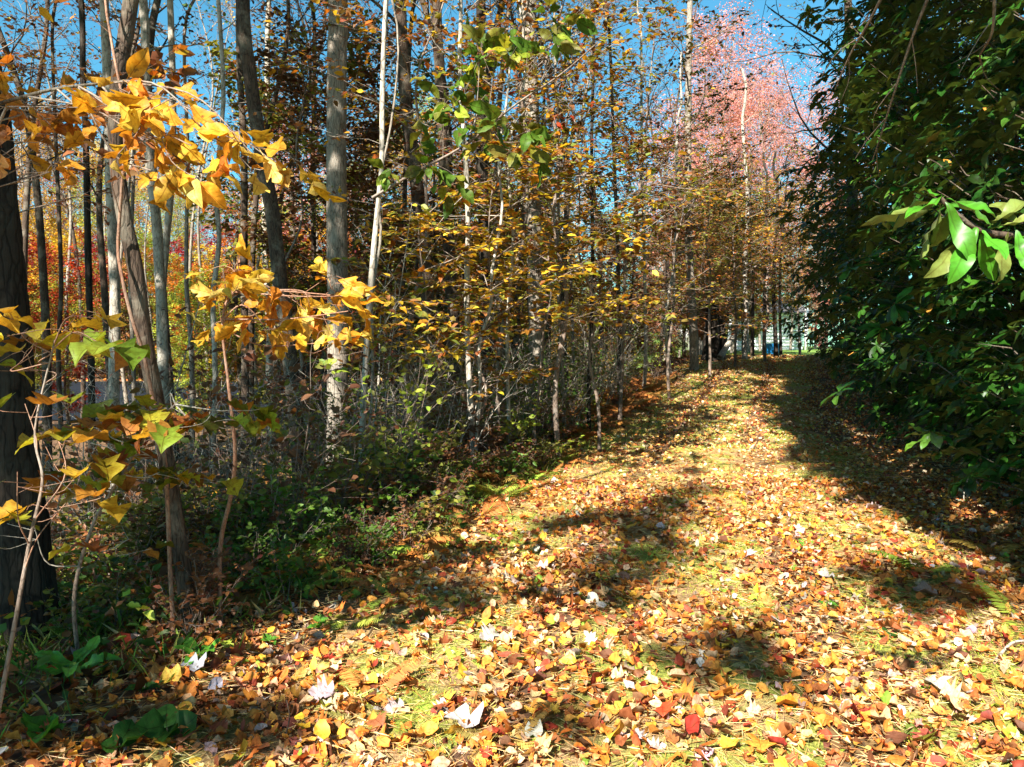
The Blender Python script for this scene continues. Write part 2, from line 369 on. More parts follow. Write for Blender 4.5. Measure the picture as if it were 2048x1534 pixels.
# ------------------------------------------------------------------ wood and foliage growth
def grow_curve(rng, p, d, Ln, n=6, lift=.0, wob=.12):
    pts = [np.array(p, float)]; d = nrm(d); st = Ln / n
    for i in range(n):
        d = nrm(d + rng.normal(size=3) * wob + np.array([0, 0, lift])); pts.append(pts[-1] + d * st)
    return np.array(pts)
def at_path(P, t):
    seg = np.linalg.norm(np.diff(P, axis=0), axis=1); c = np.concatenate([[0], np.cumsum(seg)]); s = t * c[-1]
    i = min(np.searchsorted(c, s, 'right') - 1, len(P) - 2); f = (s - c[i]) / max(seg[i], 1e-6)
    return P[i] * (1 - f) + P[i + 1] * f, nrm(P[i + 1] - P[i])
def spray(rng, buf, p, d, Ln, r, nsub=6, lift=.02, wob=.1, mi=0, sides=5, planar=.0, tw=3, per=5, sub=.45):
    """a limb with side twigs; returns leaf sites (position, direction)"""
    M = grow_curve(rng, p, d, Ln, 7, lift, wob); buf.add(*tube(M, np.linspace(r, r * .25, len(M)), sides), mi=mi)
    sp, sdir = [], []
    for k in range(nsub):
        t = .22 + .76 * (k + rng.random() * .6) / nsub; q, dd = at_path(M, min(t, .99))
        side = nrm(np.cross(dd, [0, 0, 1.0])) * (1 if k % 2 else -1)
        sd = nrm(dd * .75 + side * (.7 + .3 * rng.random()) + np.array([0, 0, rng.normal() * (1 - planar) * .6 + .1 * (1 - planar)]))
        l2 = Ln * sub * (1.15 - .75 * t) * (.7 + .6 * rng.random())
        T = grow_curve(rng, q, sd, l2, 4, lift * .5, wob * 1.2); buf.add(*tube(T, np.linspace(r * .4 * (1.1 - t * .6), r * .08 + .0008, len(T)), 3), mi=mi)
        for j in range(tw):
            tt = .3 + .65 * (j + rng.random()) / tw; q2, d2 = at_path(T, min(tt, .99))
            s2 = nrm(np.cross(d2, [0, 0, 1.0])) * (1 if j % 2 else -1)
            d3 = nrm(d2 * .8 + s2 * .7 + np.array([0, 0, rng.normal() * (1 - planar) * .5]))
            T2 = grow_curve(rng, q2, d3, l2 * .4, 3, 0, wob); buf.add(*tube(T2, np.linspace(r * .14 + .0006, .0009, len(T2)), 3), mi=mi)
            for m in range(per):
                a, b_ = at_path(T2, min(.15 + .84 * (m + rng.random() * .5) / per, .99)); sp.append(a); sdir.append(b_)
        for m in range(per):
            a, b_ = at_path(T, min(.2 + .79 * (m + rng.random() * .5) / per, .99)); sp.append(a); sdir.append(b_)
    return np.array(sp), np.array(sdir)
def site_frames(rng, D, planar=.5, droop=.3):
    n = len(D); side = nrm(np.cross(D, [0, 0, 1.0]) + 1e-6) * rng.choice([-1, 1], n)[:, None]
    d = nrm(D * .6 + side * .8 + rng.normal(size=(n, 3)) * .35 * (1.3 - planar) - np.array([0, 0, droop]) * rng.random((n, 1)) * 1.3)
    N_ = nrm(np.array([0, 0, 1.0]) * planar + rng.normal(size=(n, 3)) * (1.05 - planar) * .7 + np.array([0, -.15, .1]))
    return d, N_

def proto_tree(seed, H, r, c0, spread, nb, leaf_s, T=T_TINY, bark=B_GREY, planar=.3, nsub=6, tw=3, per=5, lean=.03, lift=.04, up=.5, name='broadleaf_tree', rep=1, jit=.0, keep=1.0):
    rng = np.random.default_rng(seed)
    root = thing(name, 'x', 'tree', (0, 0, 0))
    tp = smooth_path([[0, 0, -.3]] + [[rng.normal() * lean * H * k / 4, rng.normal() * lean * H * k / 4, H * k / 4] for k in range(1, 5)], 22)
    R = r * np.linspace(1, .12, 22) ** .8; R[0] *= 1.25
    tb = Buf(); tb.add(*tube(tp, R, 8)); part('trunk', tb, bark, root)
    cb = Buf(); SP = []; SD = []
    for k in range(nb):
        t = c0 + (1 - c0) * (k + rng.random()) / nb; p, d = at_path(tp, min(t, .985)); az = k * 2.4 + rng.random()
        prof = math.sin(math.pi * min(1, .15 + .85 * (1 - (t - c0) / (1 - c0)))) ** .7 * .8 + .2
        d0 = np.array([math.cos(az), math.sin(az), up + .5 * (t - c0)])
        s_, d_ = spray(rng, cb, p, d0, spread * prof * (.8 + .4 * rng.random()), r * .28 * (1.1 - t * .6), nsub, lift, .14, 0, 4, planar, tw, per)
        SP.append(s_); SD.append(d_)
    SP = np.concatenate(SP); SD = np.concatenate(SD)
    if rep > 1:
        SP = np.repeat(SP, rep, 0) ; SP = SP + rng.normal(size=SP.shape) * jit; SD = np.repeat(SD, rep, 0)
    if keep < 1: kk = rng.random(len(SP)) < keep * (.5 + (np.sin(SP[:, 0] * 2.2) * np.sin(SP[:, 2] * 1.7 + seed) > 0)); SP = SP[kk]; SD = SD[kk]
    d, N_ = site_frames(rng, SD, planar)
    if leaf_s:
        clump = .75 + .5 * (np.sin(SP[:, 0] * 1.9 + seed) * np.sin(SP[:, 1] * 2.1) * np.sin(SP[:, 2] * 1.6) > 0)
        base = vary((1, 1, 1), len(SP), .18, .14, rng) * clump[:, None] * 1.0
        cb.add(*leaves(T, SP, d, N_, leaf_s * (.7 + .6 * rng.random(len(SP))), .25, .15, np.clip(base, .2, 1.8), rng=rng), mi=1)
    part('crown', cb, [bark, M_LEAF], root, kind='stuff')
    return root

# palettes (leaf colours)
GOLD = (.58, .32, .025); YEL = (.66, .48, .04); ORG = (.58, .18, .02); RED = (.42, .05, .018); CRIM = (.33, .02, .03)
OLV = (.2, .2, .03); GRN = (.1, .19, .02); COP = (.27, .11, .04); PINK = (.78, .32, .25); LIME = (.32, .38, .04); BRN = (.16, .07, .03); PEACH = (.6, .32, .14)

# ------------------------------------------------------------------ far and middle forest (linked copies)
PA = proto_tree(11, 17, .17, .28, 4.2, 34, .15, name='broadleaf_tree', rep=2, jit=.12)
PB = proto_tree(12, 15, .1, .4, 2.6, 22, .085, bark=B_BROWN, name='slender_tree', up=.9, keep=.33, lean=.045)
PC = proto_tree(13, 7.5, .06, .12, 2.6, 26, .13, bark=B_BROWN, name='understory_tree', planar=.6, rep=2, jit=.08)
PD = proto_tree(14, 19, .19, .35, 5.0, 36, .15, bark=B_GREY, name='broadleaf_tree', rep=3, jit=.2)
PE = proto_tree(15, 14, .06, .45, 2.0, 16, .075, bark=B_GREY, name='slender_tree', up=1.1, per=4, keep=.3, lean=.05)
PF = proto_tree(16, 20, .2, .22, 5.2, 40, .12, bark=B_GREY, name='broadleaf_tree', rep=6, jit=.3, up=.7, keep=.8)
SHADE_HOSTS = []
CNAME = {GOLD: 'golden', YEL: 'bright yellow', ORG: 'orange', RED: 'dark red', CRIM: 'crimson', OLV: 'olive green', GRN: 'green', COP: 'copper brown', PINK: 'pinkish red', LIME: 'yellow-green', BRN: 'dull brown', PEACH: 'pale peach'}
LAND = [(0, 'near the left edge'), (230, 'behind the curved trunk'), (345, 'right of the curved trunk'), (500, 'behind the leaning dark trunk'), (600, 'left of the broad grey trunk'),
        (690, 'right of the broad grey trunk'), (780, 'behind the pale rising limb'), (870, 'behind the paired dark trunks'), (1000, 'behind the mottled trunk'), (1110, 'right of the mottled trunk'),
        (1230, 'in the pathside thicket'), (1345, 'behind the pale pathside tree'), (1440, 'above the path end'), (1570, 'beside the path-end house'), (1700, 'behind the rhododendron bank')]
used_labels = {}
def place(px, Y, proto, color, s=1.0, kind='tree', desc=None, x=None):
    X = (px - 1024) / F * Y if x is None else x
    px = 1024 + X / Y * F
    z = float(height(X, Y)) - .05
    where = [n for a, n in LAND if px >= a]; where = where[-1] if where else 'beyond the shaggy dark trunk'
    how = 'very near' if Y < 7 else 'near' if Y < 9 else 'fairly near' if Y < 11.5 else 'close' if Y < 16 else ('midway' if Y < 30 else ('farther off' if Y < 50 else 'far off'))
    kd = proto.name.split('.')[0]
    form = desc or {'slender_tree': 'slender tree', 'broadleaf_tree': 'full tree', 'understory_tree': 'low bushy tree', 'bare_sapling': 'bare thin sapling', 'leafy_shrub': 'leafy shrub'}[kd]
    lab = f"{CNAME.get(color, 'brown')} {form} {how} {where}" if kd != 'bare_sapling' else f"{form} {how} {where}"
    o = dup(proto, (X, Y, z), RNG.random() * 6.28, s * (.9 + .2 * RNG.random()), lab, None, color)
    used_labels.setdefault(lab, []).append((px, o)); o['category'] = kind
    return o
ORD = ['first', 'second', 'third', 'fourth', 'fifth', 'sixth', 'seventh', 'eighth', 'ninth', 'tenth', 'eleventh', 'twelfth'] + [a + b for a, b in zip(['thir', 'four', 'fif', 'six', 'seven', 'eigh', 'nine'], ['teenth'] * 7)] + ['twentieth', 'twenty-first', 'twenty-second', 'twenty-third', 'twenty-fourth']
def number_labels(d):
    for lab, lst in d.items():
        if len(lst) < 2: continue
        lst.sort(key=lambda a: a[0])
        for i, (_, o) in enumerate(lst):
            o['group'] = lab
            o['label'] = lab + (', leftmost' if i == 0 else ', rightmost' if i == len(lst) - 1 else f', {ORD[min(i, 23)]} from the left')
rr = np.random.default_rng(21)
def ch(cols, wts=None): return cols[rr.choice(len(cols), p=None if wts is None else np.array(wts) / sum(wts))]
# far slope beyond the hollow
for i in range(64):
    px = -250 + 1400 * (i + rr.random()) / 64; Y = 58 + rr.random() * 38
    place(px, Y, [PA, PD, PF, PC][rr.choice(4, p=[.3, .25, .2, .25])], ch([ORG, GOLD, RED, YEL, LIME, PEACH, COP, CRIM, PINK], [5, 4, 2.5, 4, 4, 6, 2, 1.5, 3]), .8 + .3 * rr.random())
# understory colour above the hollow: small orange, red, lime trees
for i in range(62):
    px = -120 + 1250 * (i + rr.random()) / 62; Y = 24 + rr.random() * 34
    if 27 < Y < 56 and (px - 1024) / F * Y < -4.5: Y = 57 + rr.random() * 6 if rr.random() < .6 else 22 + rr.random() * 4
    place(px, Y, PC, ch([ORG, GOLD, RED, LIME, YEL, CRIM, OLV, COP], [4, 3, 3, 5, 2, 2, 4, 3]), (.75 + .5 * rr.random()) if Y > 34 else .5 + .25 * rr.random())
for i in range(46):
    px = -200 + 1250 * (i + rr.random()) / 46
    place(px, 57 + rr.random() * 16, PC, ch([ORG, GOLD, RED, LIME, YEL, CRIM, PEACH, PINK], [5, 4, 3, 4, 3, 2, 3, 1]), 1.0 + .5 * rr.random())
# slender middle trees on the left
for i in range(28):
    px = 40 + 1150 * (i + rr.random()) / 28; Y = 16 + rr.random() * 14
    place(px, Y, [PB, PE][rr.choice(2, p=[.6, .4])], ch([COP, GOLD, BRN, YEL], [4, 2, 3, 1]), .85 + .4 * rr.random())
# thicket left of the path, centre to path end
for i in range(24):
    Y = 12 + 22 * (i + rr.random()) / 24; X = float(cx(Y)) - 3.4 - rr.random() ** 1.3 * 5
    place(0, Y, [PC, PB, PA][rr.choice(3, p=[.6, .4, .0])], ch([OLV, COP, GOLD, BRN, LIME, GRN], [5, 4, 2, 3, 1, 2]), (.6 + .45 * rr.random()), x=X)
# behind the path end: copper and gold trees, then the tall pinkish maples
for i in range(20):
    px = 1080 + 560 * (i + rr.random()) / 20; Y = 31 + rr.random() * 9
    if px > 1515: px = 1380 + rr.random() * 120
    place(px, Y, PC, ch([GOLD, COP, ORG, OLV, BRN], [1.5, 3, 2, 4, 2]), .55 + .35 * rr.random())
for px, Y, s in ((1400, 46, .88), (1465, 50, 1.02), (1540, 54, .98), (1600, 58, .9), (1330, 52, .85), (1500, 44, .66), (1640, 56, .66), (1430, 58, 1.1)):
    place(px, Y, PF, PINK, s)
for px, Y, s, c in ((1370, 40, .5, ORG), (1450, 42, .5, LIME), (1520, 46, .55, ORG), (1580, 50, .6, GOLD), (1400, 44, .62, COP)): place(px, Y, PA, c, s)
for k in range(14): place(1300 + 34 * k + 20 * rr.random(), 84 + 18 * rr.random(), PC, ch([PEACH, LIME, OLV, GOLD]), 1.1 + .3 * rr.random())
for px, Y, s, c in ((1630, 64, .7, PEACH), (1650, 70, .8, LIME), (1700, 60, .8, COP), (1590, 72, .6, LIME)): place(px, Y, PA, c, s)
for i in range(16):
    px = 1100 + 700 * (i + rr.random()) / 16; Y = 62 + rr.random() * 25
    if 1500 < px < 1650: continue
    place(px, Y, [PA, PD][i % 2], ch([PEACH, GOLD, ORG, COP, LIME], [3, 3, 3, 2, 2]), .7 + .2 * rr.random())
# trees behind the rhododendron bank
for i in range(12):
    Y = 7 + 30 * (i + rr.random()) / 12; X = float(cx(Y)) + 7.5 + rr.random() * 4
    place(0, Y, [PC, PA][i % 2], ch([GRN, OLV, COP], [3, 2, 2]), .8 + .3 * rr.random(), x=X)

# ------------------------------------------------------------------ trunks the photograph shows one by one
def px_tree(name, label, ctrl, Y, wpx, bark, H_extra=6, limbs=0, leaf=None, lsize=.09, T=T_OVAL3, sides=14, limb0=.55, llen=2.2, base=None, taper=.75, rough=.05, dY=0, planar=.4, llift=.03, per=5, seed=1, cat='tree'):
    rng = np.random.default_rng(seed)
    pts = [W(x, y, Y + dY * (k / max(1, len(ctrl) - 1))) for k, (x, y) in enumerate(ctrl)]   # from the base upwards
    b = on_ground(pts[0][0], pts[0][1]) if base is None else np.array(base)
    P = [b - [0, 0, .25]] + [p for p in pts if p[2] > b[2] + .25]
    if sides <= 8: P = [p if i < 1 else p + rng.normal(size=3) * [.003 * Y, .02, 0] for i, p in enumerate(P)]
    d = nrm(P[-1] - P[-2]); d = nrm(d + [0, 0, .5])
    for k in range(3): P.append(P[-1] + d * H_extra / 3 + rng.normal(size=3) * .12 * [1, 1, 0])
    n = max(18, int((P[-1][2] - P[0][2]) * 7)) if sides > 9 else 26
    C = smooth_path(P, n); hgt = C[:, 2] - b[2]; r0 = wpx / F * Y / 2
    R = r0 * (1 - (1 - .3) * np.clip(hgt / hgt.max(), 0, 1) ** 1.1 * taper) * (1 + (.6 if wpx > 60 else .22) * np.exp(-np.maximum(hgt, 0) / (2.2 * r0 + .05)))
    v, q, _, uu = tube(C, R, sides)
    ang = np.tile(np.arange(sides), n); ln = np.repeat(hgt, sides); ctr = np.repeat(C, sides, 0)
    v = ctr + (v - ctr) * (1 + rough * (np.sin(ang * 2.3 + ln * 1.7) + .7 * np.sin(ang * 5.1 + ln * 4.3) + .5 * rng.normal(size=len(ang))))[:, None]
    root = thing(name, label, cat, b)
    tb = Buf(); tb.add(v, q, None, uu); part('trunk', tb, bark, root)
    SHADE_HOSTS.append((root, C))
    SP = []; SD = []
    for k in range(limbs):
        t = limb0 + (.98 - limb0) * (k + rng.random() * .7) / limbs; p, dd = at_path(C, t); az = k * 2.4 + rng.random() + seed
        lb = Buf(); s_, d_ = spray(rng, lb, p, [math.cos(az), math.sin(az), .45], llen * (.7 + .6 * rng.random()) * (1.15 - .4 * t), min(r0 * .28, .05) * (1.2 - t * .7), 7, llift, .13, 0, 5, planar, 3, per)
        part('branch', lb, bark if bark is not B_DARK else B_BROWN, root, kind='stuff' if False else None)
        SP.append(s_); SD.append(d_)
    if limbs and leaf is not None:
        SP = np.concatenate(SP); SD = np.concatenate(SD); keep = rng.random(len(SP)) < (.4 if Y < 16 else .6); SP = SP[keep]; SD = SD[keep]
        dd, N_ = site_frames(rng, SD, planar); lb = Buf()
        lb.add(*leaves(T, SP, dd, N_, lsize * (.65 + .7 * rng.random(len(SP))), .22, .2, pick(leaf, len(SP), rng), rng=rng))
        part('crown', lb, M_LEAF, root, kind='stuff')
    return root, C
COPS = [(COP, 4), (BRN, 3), (ORG, 1), (GOLD, 2)]
OCH = [(OLV, 4), (GOLD, 5), (YEL, 2), (ORG, 1), (COP, 1)]
px_tree('shaggy_trunk_tree', 'thick dark shaggy-barked trunk at the left edge of the view', [(62, 1280), (50, 1100), (28, 850), (10, 600), (-8, 400), (-25, 230), (-60, 0)], 4.2, 84, B_DARK, 7, 8, COPS, .09, sides=26, limb0=.6, rough=.045, seed=2)
px_tree('curved_sapling_tree', 'curved smooth brown trunk bending left, nearest slim tree at the path edge', [(385, 1275), (372, 1180), (352, 1040), (336, 940), (316, 820), (290, 680), (272, 540), (246, 420), (232, 290), (238, 150), (262, 0)], 4.0, 31, B_BROWN, 5, 7, COPS, .09, sides=18, limb0=.66, taper=.4, rough=.03, seed=3)
px_tree('climbing_stem', 'thin reddish stem twisting beside the curved brown trunk', [(352, 1290), (345, 1170), (338, 1010), (330, 900), (300, 780), (282, 700), (262, 640), (246, 540), (238, 470)], 3.9, 9, B_RED, 1.6, 3, COPS, .08, sides=8, limb0=.6, llen=.8, rough=.03, seed=4, cat='sapling')
px_tree('tulip_poplar_tree', 'broad straight light grey trunk, the brightest thick trunk in the woods', [(676, 960), (675, 850), (676, 650), (674, 450), (673, 250), (674, 100), (676, 0)], 11, 43, B_GREY, 12, 10, COPS + [(YEL, 2)], .1, sides=24, limb0=.5, llen=3.2, taper=.6, rough=.02, seed=5)
px_tree('leaning_maple_tree', 'dark trunk leaning left as it rises, between curved brown trunk and broad grey trunk', [(600, 960), (592, 850), (578, 700), (560, 560), (545, 430), (522, 300), (500, 150), (486, 0)], 9, 30, B_BROWN, 8, 8, COPS, .09, sides=16, limb0=.5, rough=.03, taper=.5, seed=6)
px_tree('white_barked_tree', 'white-barked straight trunk left of the curved brown trunk', [(226, 880), (228, 750), (230, 600), (222, 400), (216, 200), (208, 0)], 14, 22, B_PALE, 7, 7, COPS, .09, limb0=.5, seed=7)
px_tree('white_barked_tree', 'white-barked trunk with a bend, just right of the curved brown trunk', [(330, 880), (326, 700), (320, 560), (312, 440), (298, 300), (290, 150), (286, 0)], 13.5, 22, B_PALE, 7, 7, COPS, .09, limb0=.5, seed=8)
px_tree('white_barked_tree', 'slim pale trunk leaning right that crosses the bent white-barked trunk', [(318, 880), (322, 740), (324, 600), (332, 480), (342, 380), (346, 240), (340, 0)], 14.5, 16, B_PALE, 7, 6, COPS, .09, limb0=.5, seed=9)
px_tree('slim_forest_tree', 'straight slim dark trunk nearest the shaggy trunk', [(184, 900), (182, 700), (176, 500), (172, 300), (166, 150), (162, 0)], 12, 14, B_DARK, 7, 6, COPS, .09, limb0=.5, sides=10, seed=10)
px_tree('slim_forest_tree', 'straight dark slim trunk just left of the leaning dark trunk', [(490, 900), (490, 700), (488, 500), (488, 300), (480, 150), (478, 0)], 13, 16, B_BROWN, 7, 6, COPS, .09, limb0=.5, sides=10, seed=11)
px_tree('slim_forest_tree', 'pale thin trunk between the bent white trunk and slim dark trunk', [(424, 930), (426, 750), (430, 600), (434, 480), (440, 380), (438, 200), (436, 0)], 11, 11, B_PALE, 6, 5, COPS, .09, limb0=.5, sides=8, seed=12)
px_tree('slim_forest_tree', 'thin pale trunk half hidden below the leaning dark trunk', [(540, 930), (538, 780), (530, 640), (526, 480), (534, 300), (540, 0)], 15, 14, B_PALE, 6, 5, COPS, .09, limb0=.5, sides=8, seed=13)
px_tree('forked_pale_sapling', 'pale thin stem just right of the broad grey trunk with a long rising limb', [(722, 960), (725, 850), (733, 700), (744, 540), (754, 430), (763, 330), (765, 180), (772, 0)], 7.2, 13, B_PALE, 3, 4, COPS, .09, limb0=.6, sides=10, seed=14, cat='sapling')
px_tree('slim_forest_tree', 'very thin grey stem almost touching the right of the pale forked sapling', [(745, 900), (748, 760), (750, 600), (752, 470), (756, 380)], 7.5, 7, B_GREY, 2.4, 3, COPS, .08, sides=7, limb0=.6, seed=15, cat='sapling')
px_tree('twisted_grey_tree', 'grey-brown trunk that kinks left at its big side limb, right of the forked sapling', [(864, 960), (860, 800), (856, 620), (850, 500), (840, 420), (826, 310), (814, 230), (806, 120), (800, 0)], 12, 30, B_BROWN, 7, 8, OCH, .09, limb0=.45, rough=.05, seed=16)
px_tree('dark_forest_tree', 'tall dark trunk, left one of the pair of dark trunks', [(916, 960), (912, 820), (905, 600), (893, 430), (886, 280), (880, 150), (873, 0)], 12.5, 26, B_BROWN, 8, 8, OCH, .09, limb0=.45, rough=.04, seed=17)
px_tree('dark_forest_tree', 'near-black trunk, right one of the pair of dark trunks', [(976, 940), (974, 800), (970, 600), (967, 430), (962, 300), (960, 150), (962, 0)], 13, 24, B_DARK, 8, 8, OCH, .09, limb0=.45, rough=.04, seed=18)
px_tree('mottled_trunk_tree', 'thick mottled grey trunk with a gnarled pale foot near the thicket', [(1070, 900), (1068, 820), (1072, 700), (1070, 560), (1068, 420), (1063, 250), (1060, 100), (1056, 0)], 12.5, 32, B_GREY, 8, 9, OCH, .09, limb0=.4, rough=.08, seed=19)
px_tree('pale_forked_sapling', 'pale bare stem standing out in the undergrowth between the dark trunks', [(946, 900), (942, 820), (936, 700), (934, 560), (936, 440), (930, 300)], 9, 13, B_PALE, 3, 4, OCH, .09, limb0=.6, sides=9, seed=20, cat='sapling')
px_tree('pale_forked_sapling', 'thin pale stem leaning right from the foot of the pale bare stem', [(950, 890), (954, 780), (962, 690), (978, 610), (992, 540), (1000, 420)], 8.9, 8, B_PALE, 2, 3, OCH, .09, limb0=.6, sides=7, seed=21, cat='sapling')
px_tree('pale_forked_sapling', 'thin pale stem just left of the mottled trunk foot', [(1024, 900), (1022, 780), (1018, 640), (1022, 480), (1020, 300)], 10, 8, B_PALE, 3, 3, OCH, .09, limb0=.5, sides=7, seed=22, cat='sapling')
px_tree('pathside_tree', 'slim pale grey tree at the far left edge of the path', [(1388, 722), (1386, 640), (1380, 540), (1376, 420), (1376, 300), (1377, 150), (1380, 0)], 24, 17, B_GREY, 4, 12, [(COP, 2), (BRN, 5)], .07, limb0=.3, llen=3, sides=12, planar=.2, seed=23)
px_tree('pathside_tree', 'thin pale trunk standing where the path ends', [(1488, 712), (1488, 640), (1490, 540), (1492, 400), (1490, 250)], 28, 10, B_PALE, 2, 4, [(BRN, 3), (COP, 3)], .08, limb0=.3, llen=2, sides=8, seed=24)
px_tree('pathside_tree', 'thin straight stem left of the slim pale path-edge tree', [(1338, 738), (1340, 640), (1342, 540), (1344, 400), (1350, 250)], 21, 8, B_PALE, 2, 4, [(OLV, 3), (BRN, 3)], .08, limb0=.3, llen=1.6, sides=8, seed=25)
for k, (px, Y, wd, bk, lab) in enumerate(((1553, 29, 9, B_DARK, 'dark slim trunk left of the white house glimpse'), (1562, 30, 6, B_DARK, 'thinnest dark stem against the white house'), (1528, 29.5, 8, B_DARK, 'slim brown trunk second from the white house'),
        (1505, 30, 8, B_BROWN, 'slim dark trunk beside the thin pale end-of-path trunk'), (1285, 19, 8, B_PALE, 'pale thin stem in thicket nearest the brown ferns'), (1240, 17, 10, B_BROWN, 'dark stem rising out of the thicket behind the brown ferns'),
        (1180, 13, 9, B_DARK, 'grey stem right of the mottled trunk, edge of thicket'), (1130, 12, 7, B_GREY, 'thin pale stem right next to the mottled trunk'), (620, 16, 12, B_DARK, 'dark trunk peeking out left of the broad grey trunk'),
        (380, 18, 10, B_GREY, 'thin grey trunk a little right of the crossing white trunks'), (265, 19, 9, B_GREY, 'thin grey trunk hidden behind the curved brown trunk'), (120, 16, 10, B_BROWN, 'thin brown trunk between shaggy trunk and slim dark trunk'),
        (800, 15, 12, B_BROWN, 'grey trunk behind the kinked grey tree'), (1420, 27, 34, B_DARK, 'stout black trunk beyond the slim pale path-edge tree'), (1440, 27.6, 18, B_DARK, 'black trunk leaning against the stout black trunk'))):
    lean = rr.normal() * 12
    if wd > 15:
        px_tree('broken_trunk', lab, [(px, 720), (px + 4, 660), (px + (2 if wd > 20 else -14), 600)], Y, wd, bk, .5, 5, [(COP, 1)], .1, limb0=.5, llen=1.6, sides=10, seed=40 + k); continue
    px_tree('slim_forest_tree', lab, [(px, 790 if Y < 16 else 720), (px + lean * .3, 560), (px + lean * .6, 380 if px > 1500 else 300)] + ([] if px > 1500 else [(px + lean, 60)]), Y, wd, bk, 1.5 if px > 1200 else 3, 4 if px > 1200 else 8, COPS if px < 1100 else [(OLV, 3), (BRN, 3), (COP, 1)], .1, limb0=.3 if px > 1100 else .5, llen=2, sides=8, seed=40 + k)

# long rising limb of the forked sapling, with the big green leaves hanging on it
def limb_thing(name, label, ctrl, Ys, r0, bark, cat='branch'):
    pts = [W(x, y, Y) for (x, y), Y in zip(ctrl, Ys)]; C = smooth_path(pts, 22)
    root = thing(name, label, cat, pts[0]); b_ = Buf(); b_.add(*tube(C, np.linspace(r0, r0 * .3, 22), 7)); part('stem', b_, bark, root)
    return root, C
LEAF_MESH = {}
def leaf_meshes(key, T, mat, fold, curl, n=5, petiole=.25, seed=5):
    rng = np.random.default_rng(seed); out_ = []
    for i in range(n):
        b_ = Buf(); b_.add(*leaves(T, [[0, 0, 0]], [1, 0, 0], [0, 0, 1], 1.0, fold * (.5 + rng.random()), curl * (-.3 + 1.6 * rng.random()), (1, 1, 1), rng.normal() * .25, .05, rng, .06 if key[0] == 'f' else .022))
        if petiole: b_.add(*tube([[-petiole, 0, .03], [-petiole * .5, 0, .0], [.05, 0, 0]], [.008, .009, .006], 3), u=None) if False else b_.add(np.array([[-petiole, .006, .04], [-petiole, -.006, .04], [.02, .009, .003], [.02, -.009, .003]]), [(0, 1, 3), (0, 3, 2)])
        out_.append(b_.mesh('leaf', mat))
    LEAF_MESH[key] = out_; return out_
leaf_meshes('sass', T_SASS, M_BIG, .6, .6, 10); leaf_meshes('tulip', T_TULIP, M_BIG, .5, .45, 9, .4)
leaf_meshes('oval', T_OVALF, M_BIG, .3, .3, 5, .1); leaf_meshes('rhodo', T_LANCEF, M_RHODO, .35, .25, 5, .06)
leaf_meshes('fmaple', T_MAPLE, M_FALLEN, .35, -.15, 6, .35, 9); leaf_meshes('foval', T_CUP, M_FALLEN, .55, -.3, 7, .15, 10)
leaf_meshes('ftulip', T_TULIP, M_FALLEN, .4, -.2, 5, .35, 12); leaf_meshes('flance', T_OVAL, M_FALLEN, .5, -.3, 6, .12, 13); leaf_meshes('sround', T_ROUND, M_BIG, .15, .12, 4, .2, 14)
def put_leaf(key, p, d, n_, s, color, parent, rng, name='leaf'):
    me = LEAF_MESH[key][rng.integers(len(LEAF_MESH[key]))]
    o = bpy.data.objects.new(name, me); COL.objects.link(o)
    d = nrm(d); y = nrm(np.cross(n_, d)); z = np.cross(d, y); p = np.array(p, float)
    if parent is not None:
        o.parent = parent; q = parent
        while q is not None: p = p - np.array(q.location); q = q.parent
    M = Matrix(((d[0] * s, y[0] * s, z[0] * s, p[0]), (d[1] * s, y[1] * s, z[1] * s, p[1]), (d[2] * s, y[2] * s, z[2] * s, p[2]), (0, 0, 0, 1)))
    o.matrix_basis = M; o.color = (*[float(min(.95, max(.003, c_))) for c_ in color], 1)
    return o
def leaf_cluster(root, key, centre, rad, n, size, pal, rng, stem_from=None, bark=B_RED, planar=.3, droop=.5, toward=None, r=.006, dens=None):
    """n separate leaves on twigs filling a lobe round centre"""
    centre = np.array(centre); start = np.array(stem_from) if stem_from is not None else centre - [0, 0, rad[2]]
    tb = Buf(); main = smooth_path([start, (start + centre) / 2 + rng.normal(size=3) * .04, centre + rng.normal(size=3) * .02], 10)
    tb.add(*tube(main, np.linspace(r, r * .5, 10), 5)); k = max(3, n // 6)
    for i in range(k):
        e = centre + rng.normal(size=3) * np.array(rad) * .62; q, _ = at_path(main, .55 + .44 * rng.random())
        tw = smooth_path([q, (q + e) / 2 + rng.normal(size=3) * .03, e], 7); tb.add(*tube(tw, np.linspace(r * .45, .0012, 7), 4))
        for j in range(max(1, n // k)):
            a, dd = at_path(tw, min(.99, 1 - .5 * rng.random() * (j > 0)))
            d = nrm(dd * [1, 1, 1 - planar * .8] + rng.normal(size=3) * .8 * np.array([1, 1, 1 - planar * .85]) - np.array([0, 0, droop])); nn = nrm(np.array([0, -.05, 1]) * planar * 1.6 + rng.normal(size=3) * (1.05 - planar) + np.array([-.1, -.35, .1]) * (1 - planar))
            s = size * (.7 + .5 * rng.random()); a2 = a + d * s * .25
            put_leaf('oval' if key == 'sass' and rng.random() < .3 else key, a2, d, nn, s, pick(pal, 1, rng, .15, .07)[0], root, rng)
    return part('twig', tb, bark, root)
rg = np.random.default_rng(77)
root, C = limb_thing('rising_green_limb', 'long thin limb rising to the right, hung with big green oval leaves', [(745, 395), (830, 345), (930, 290), (1030, 210), (1120, 150), (1190, 90)], [7.2, 6.9, 6.5, 6.1, 5.8, 5.6], .014, B_TWIG)
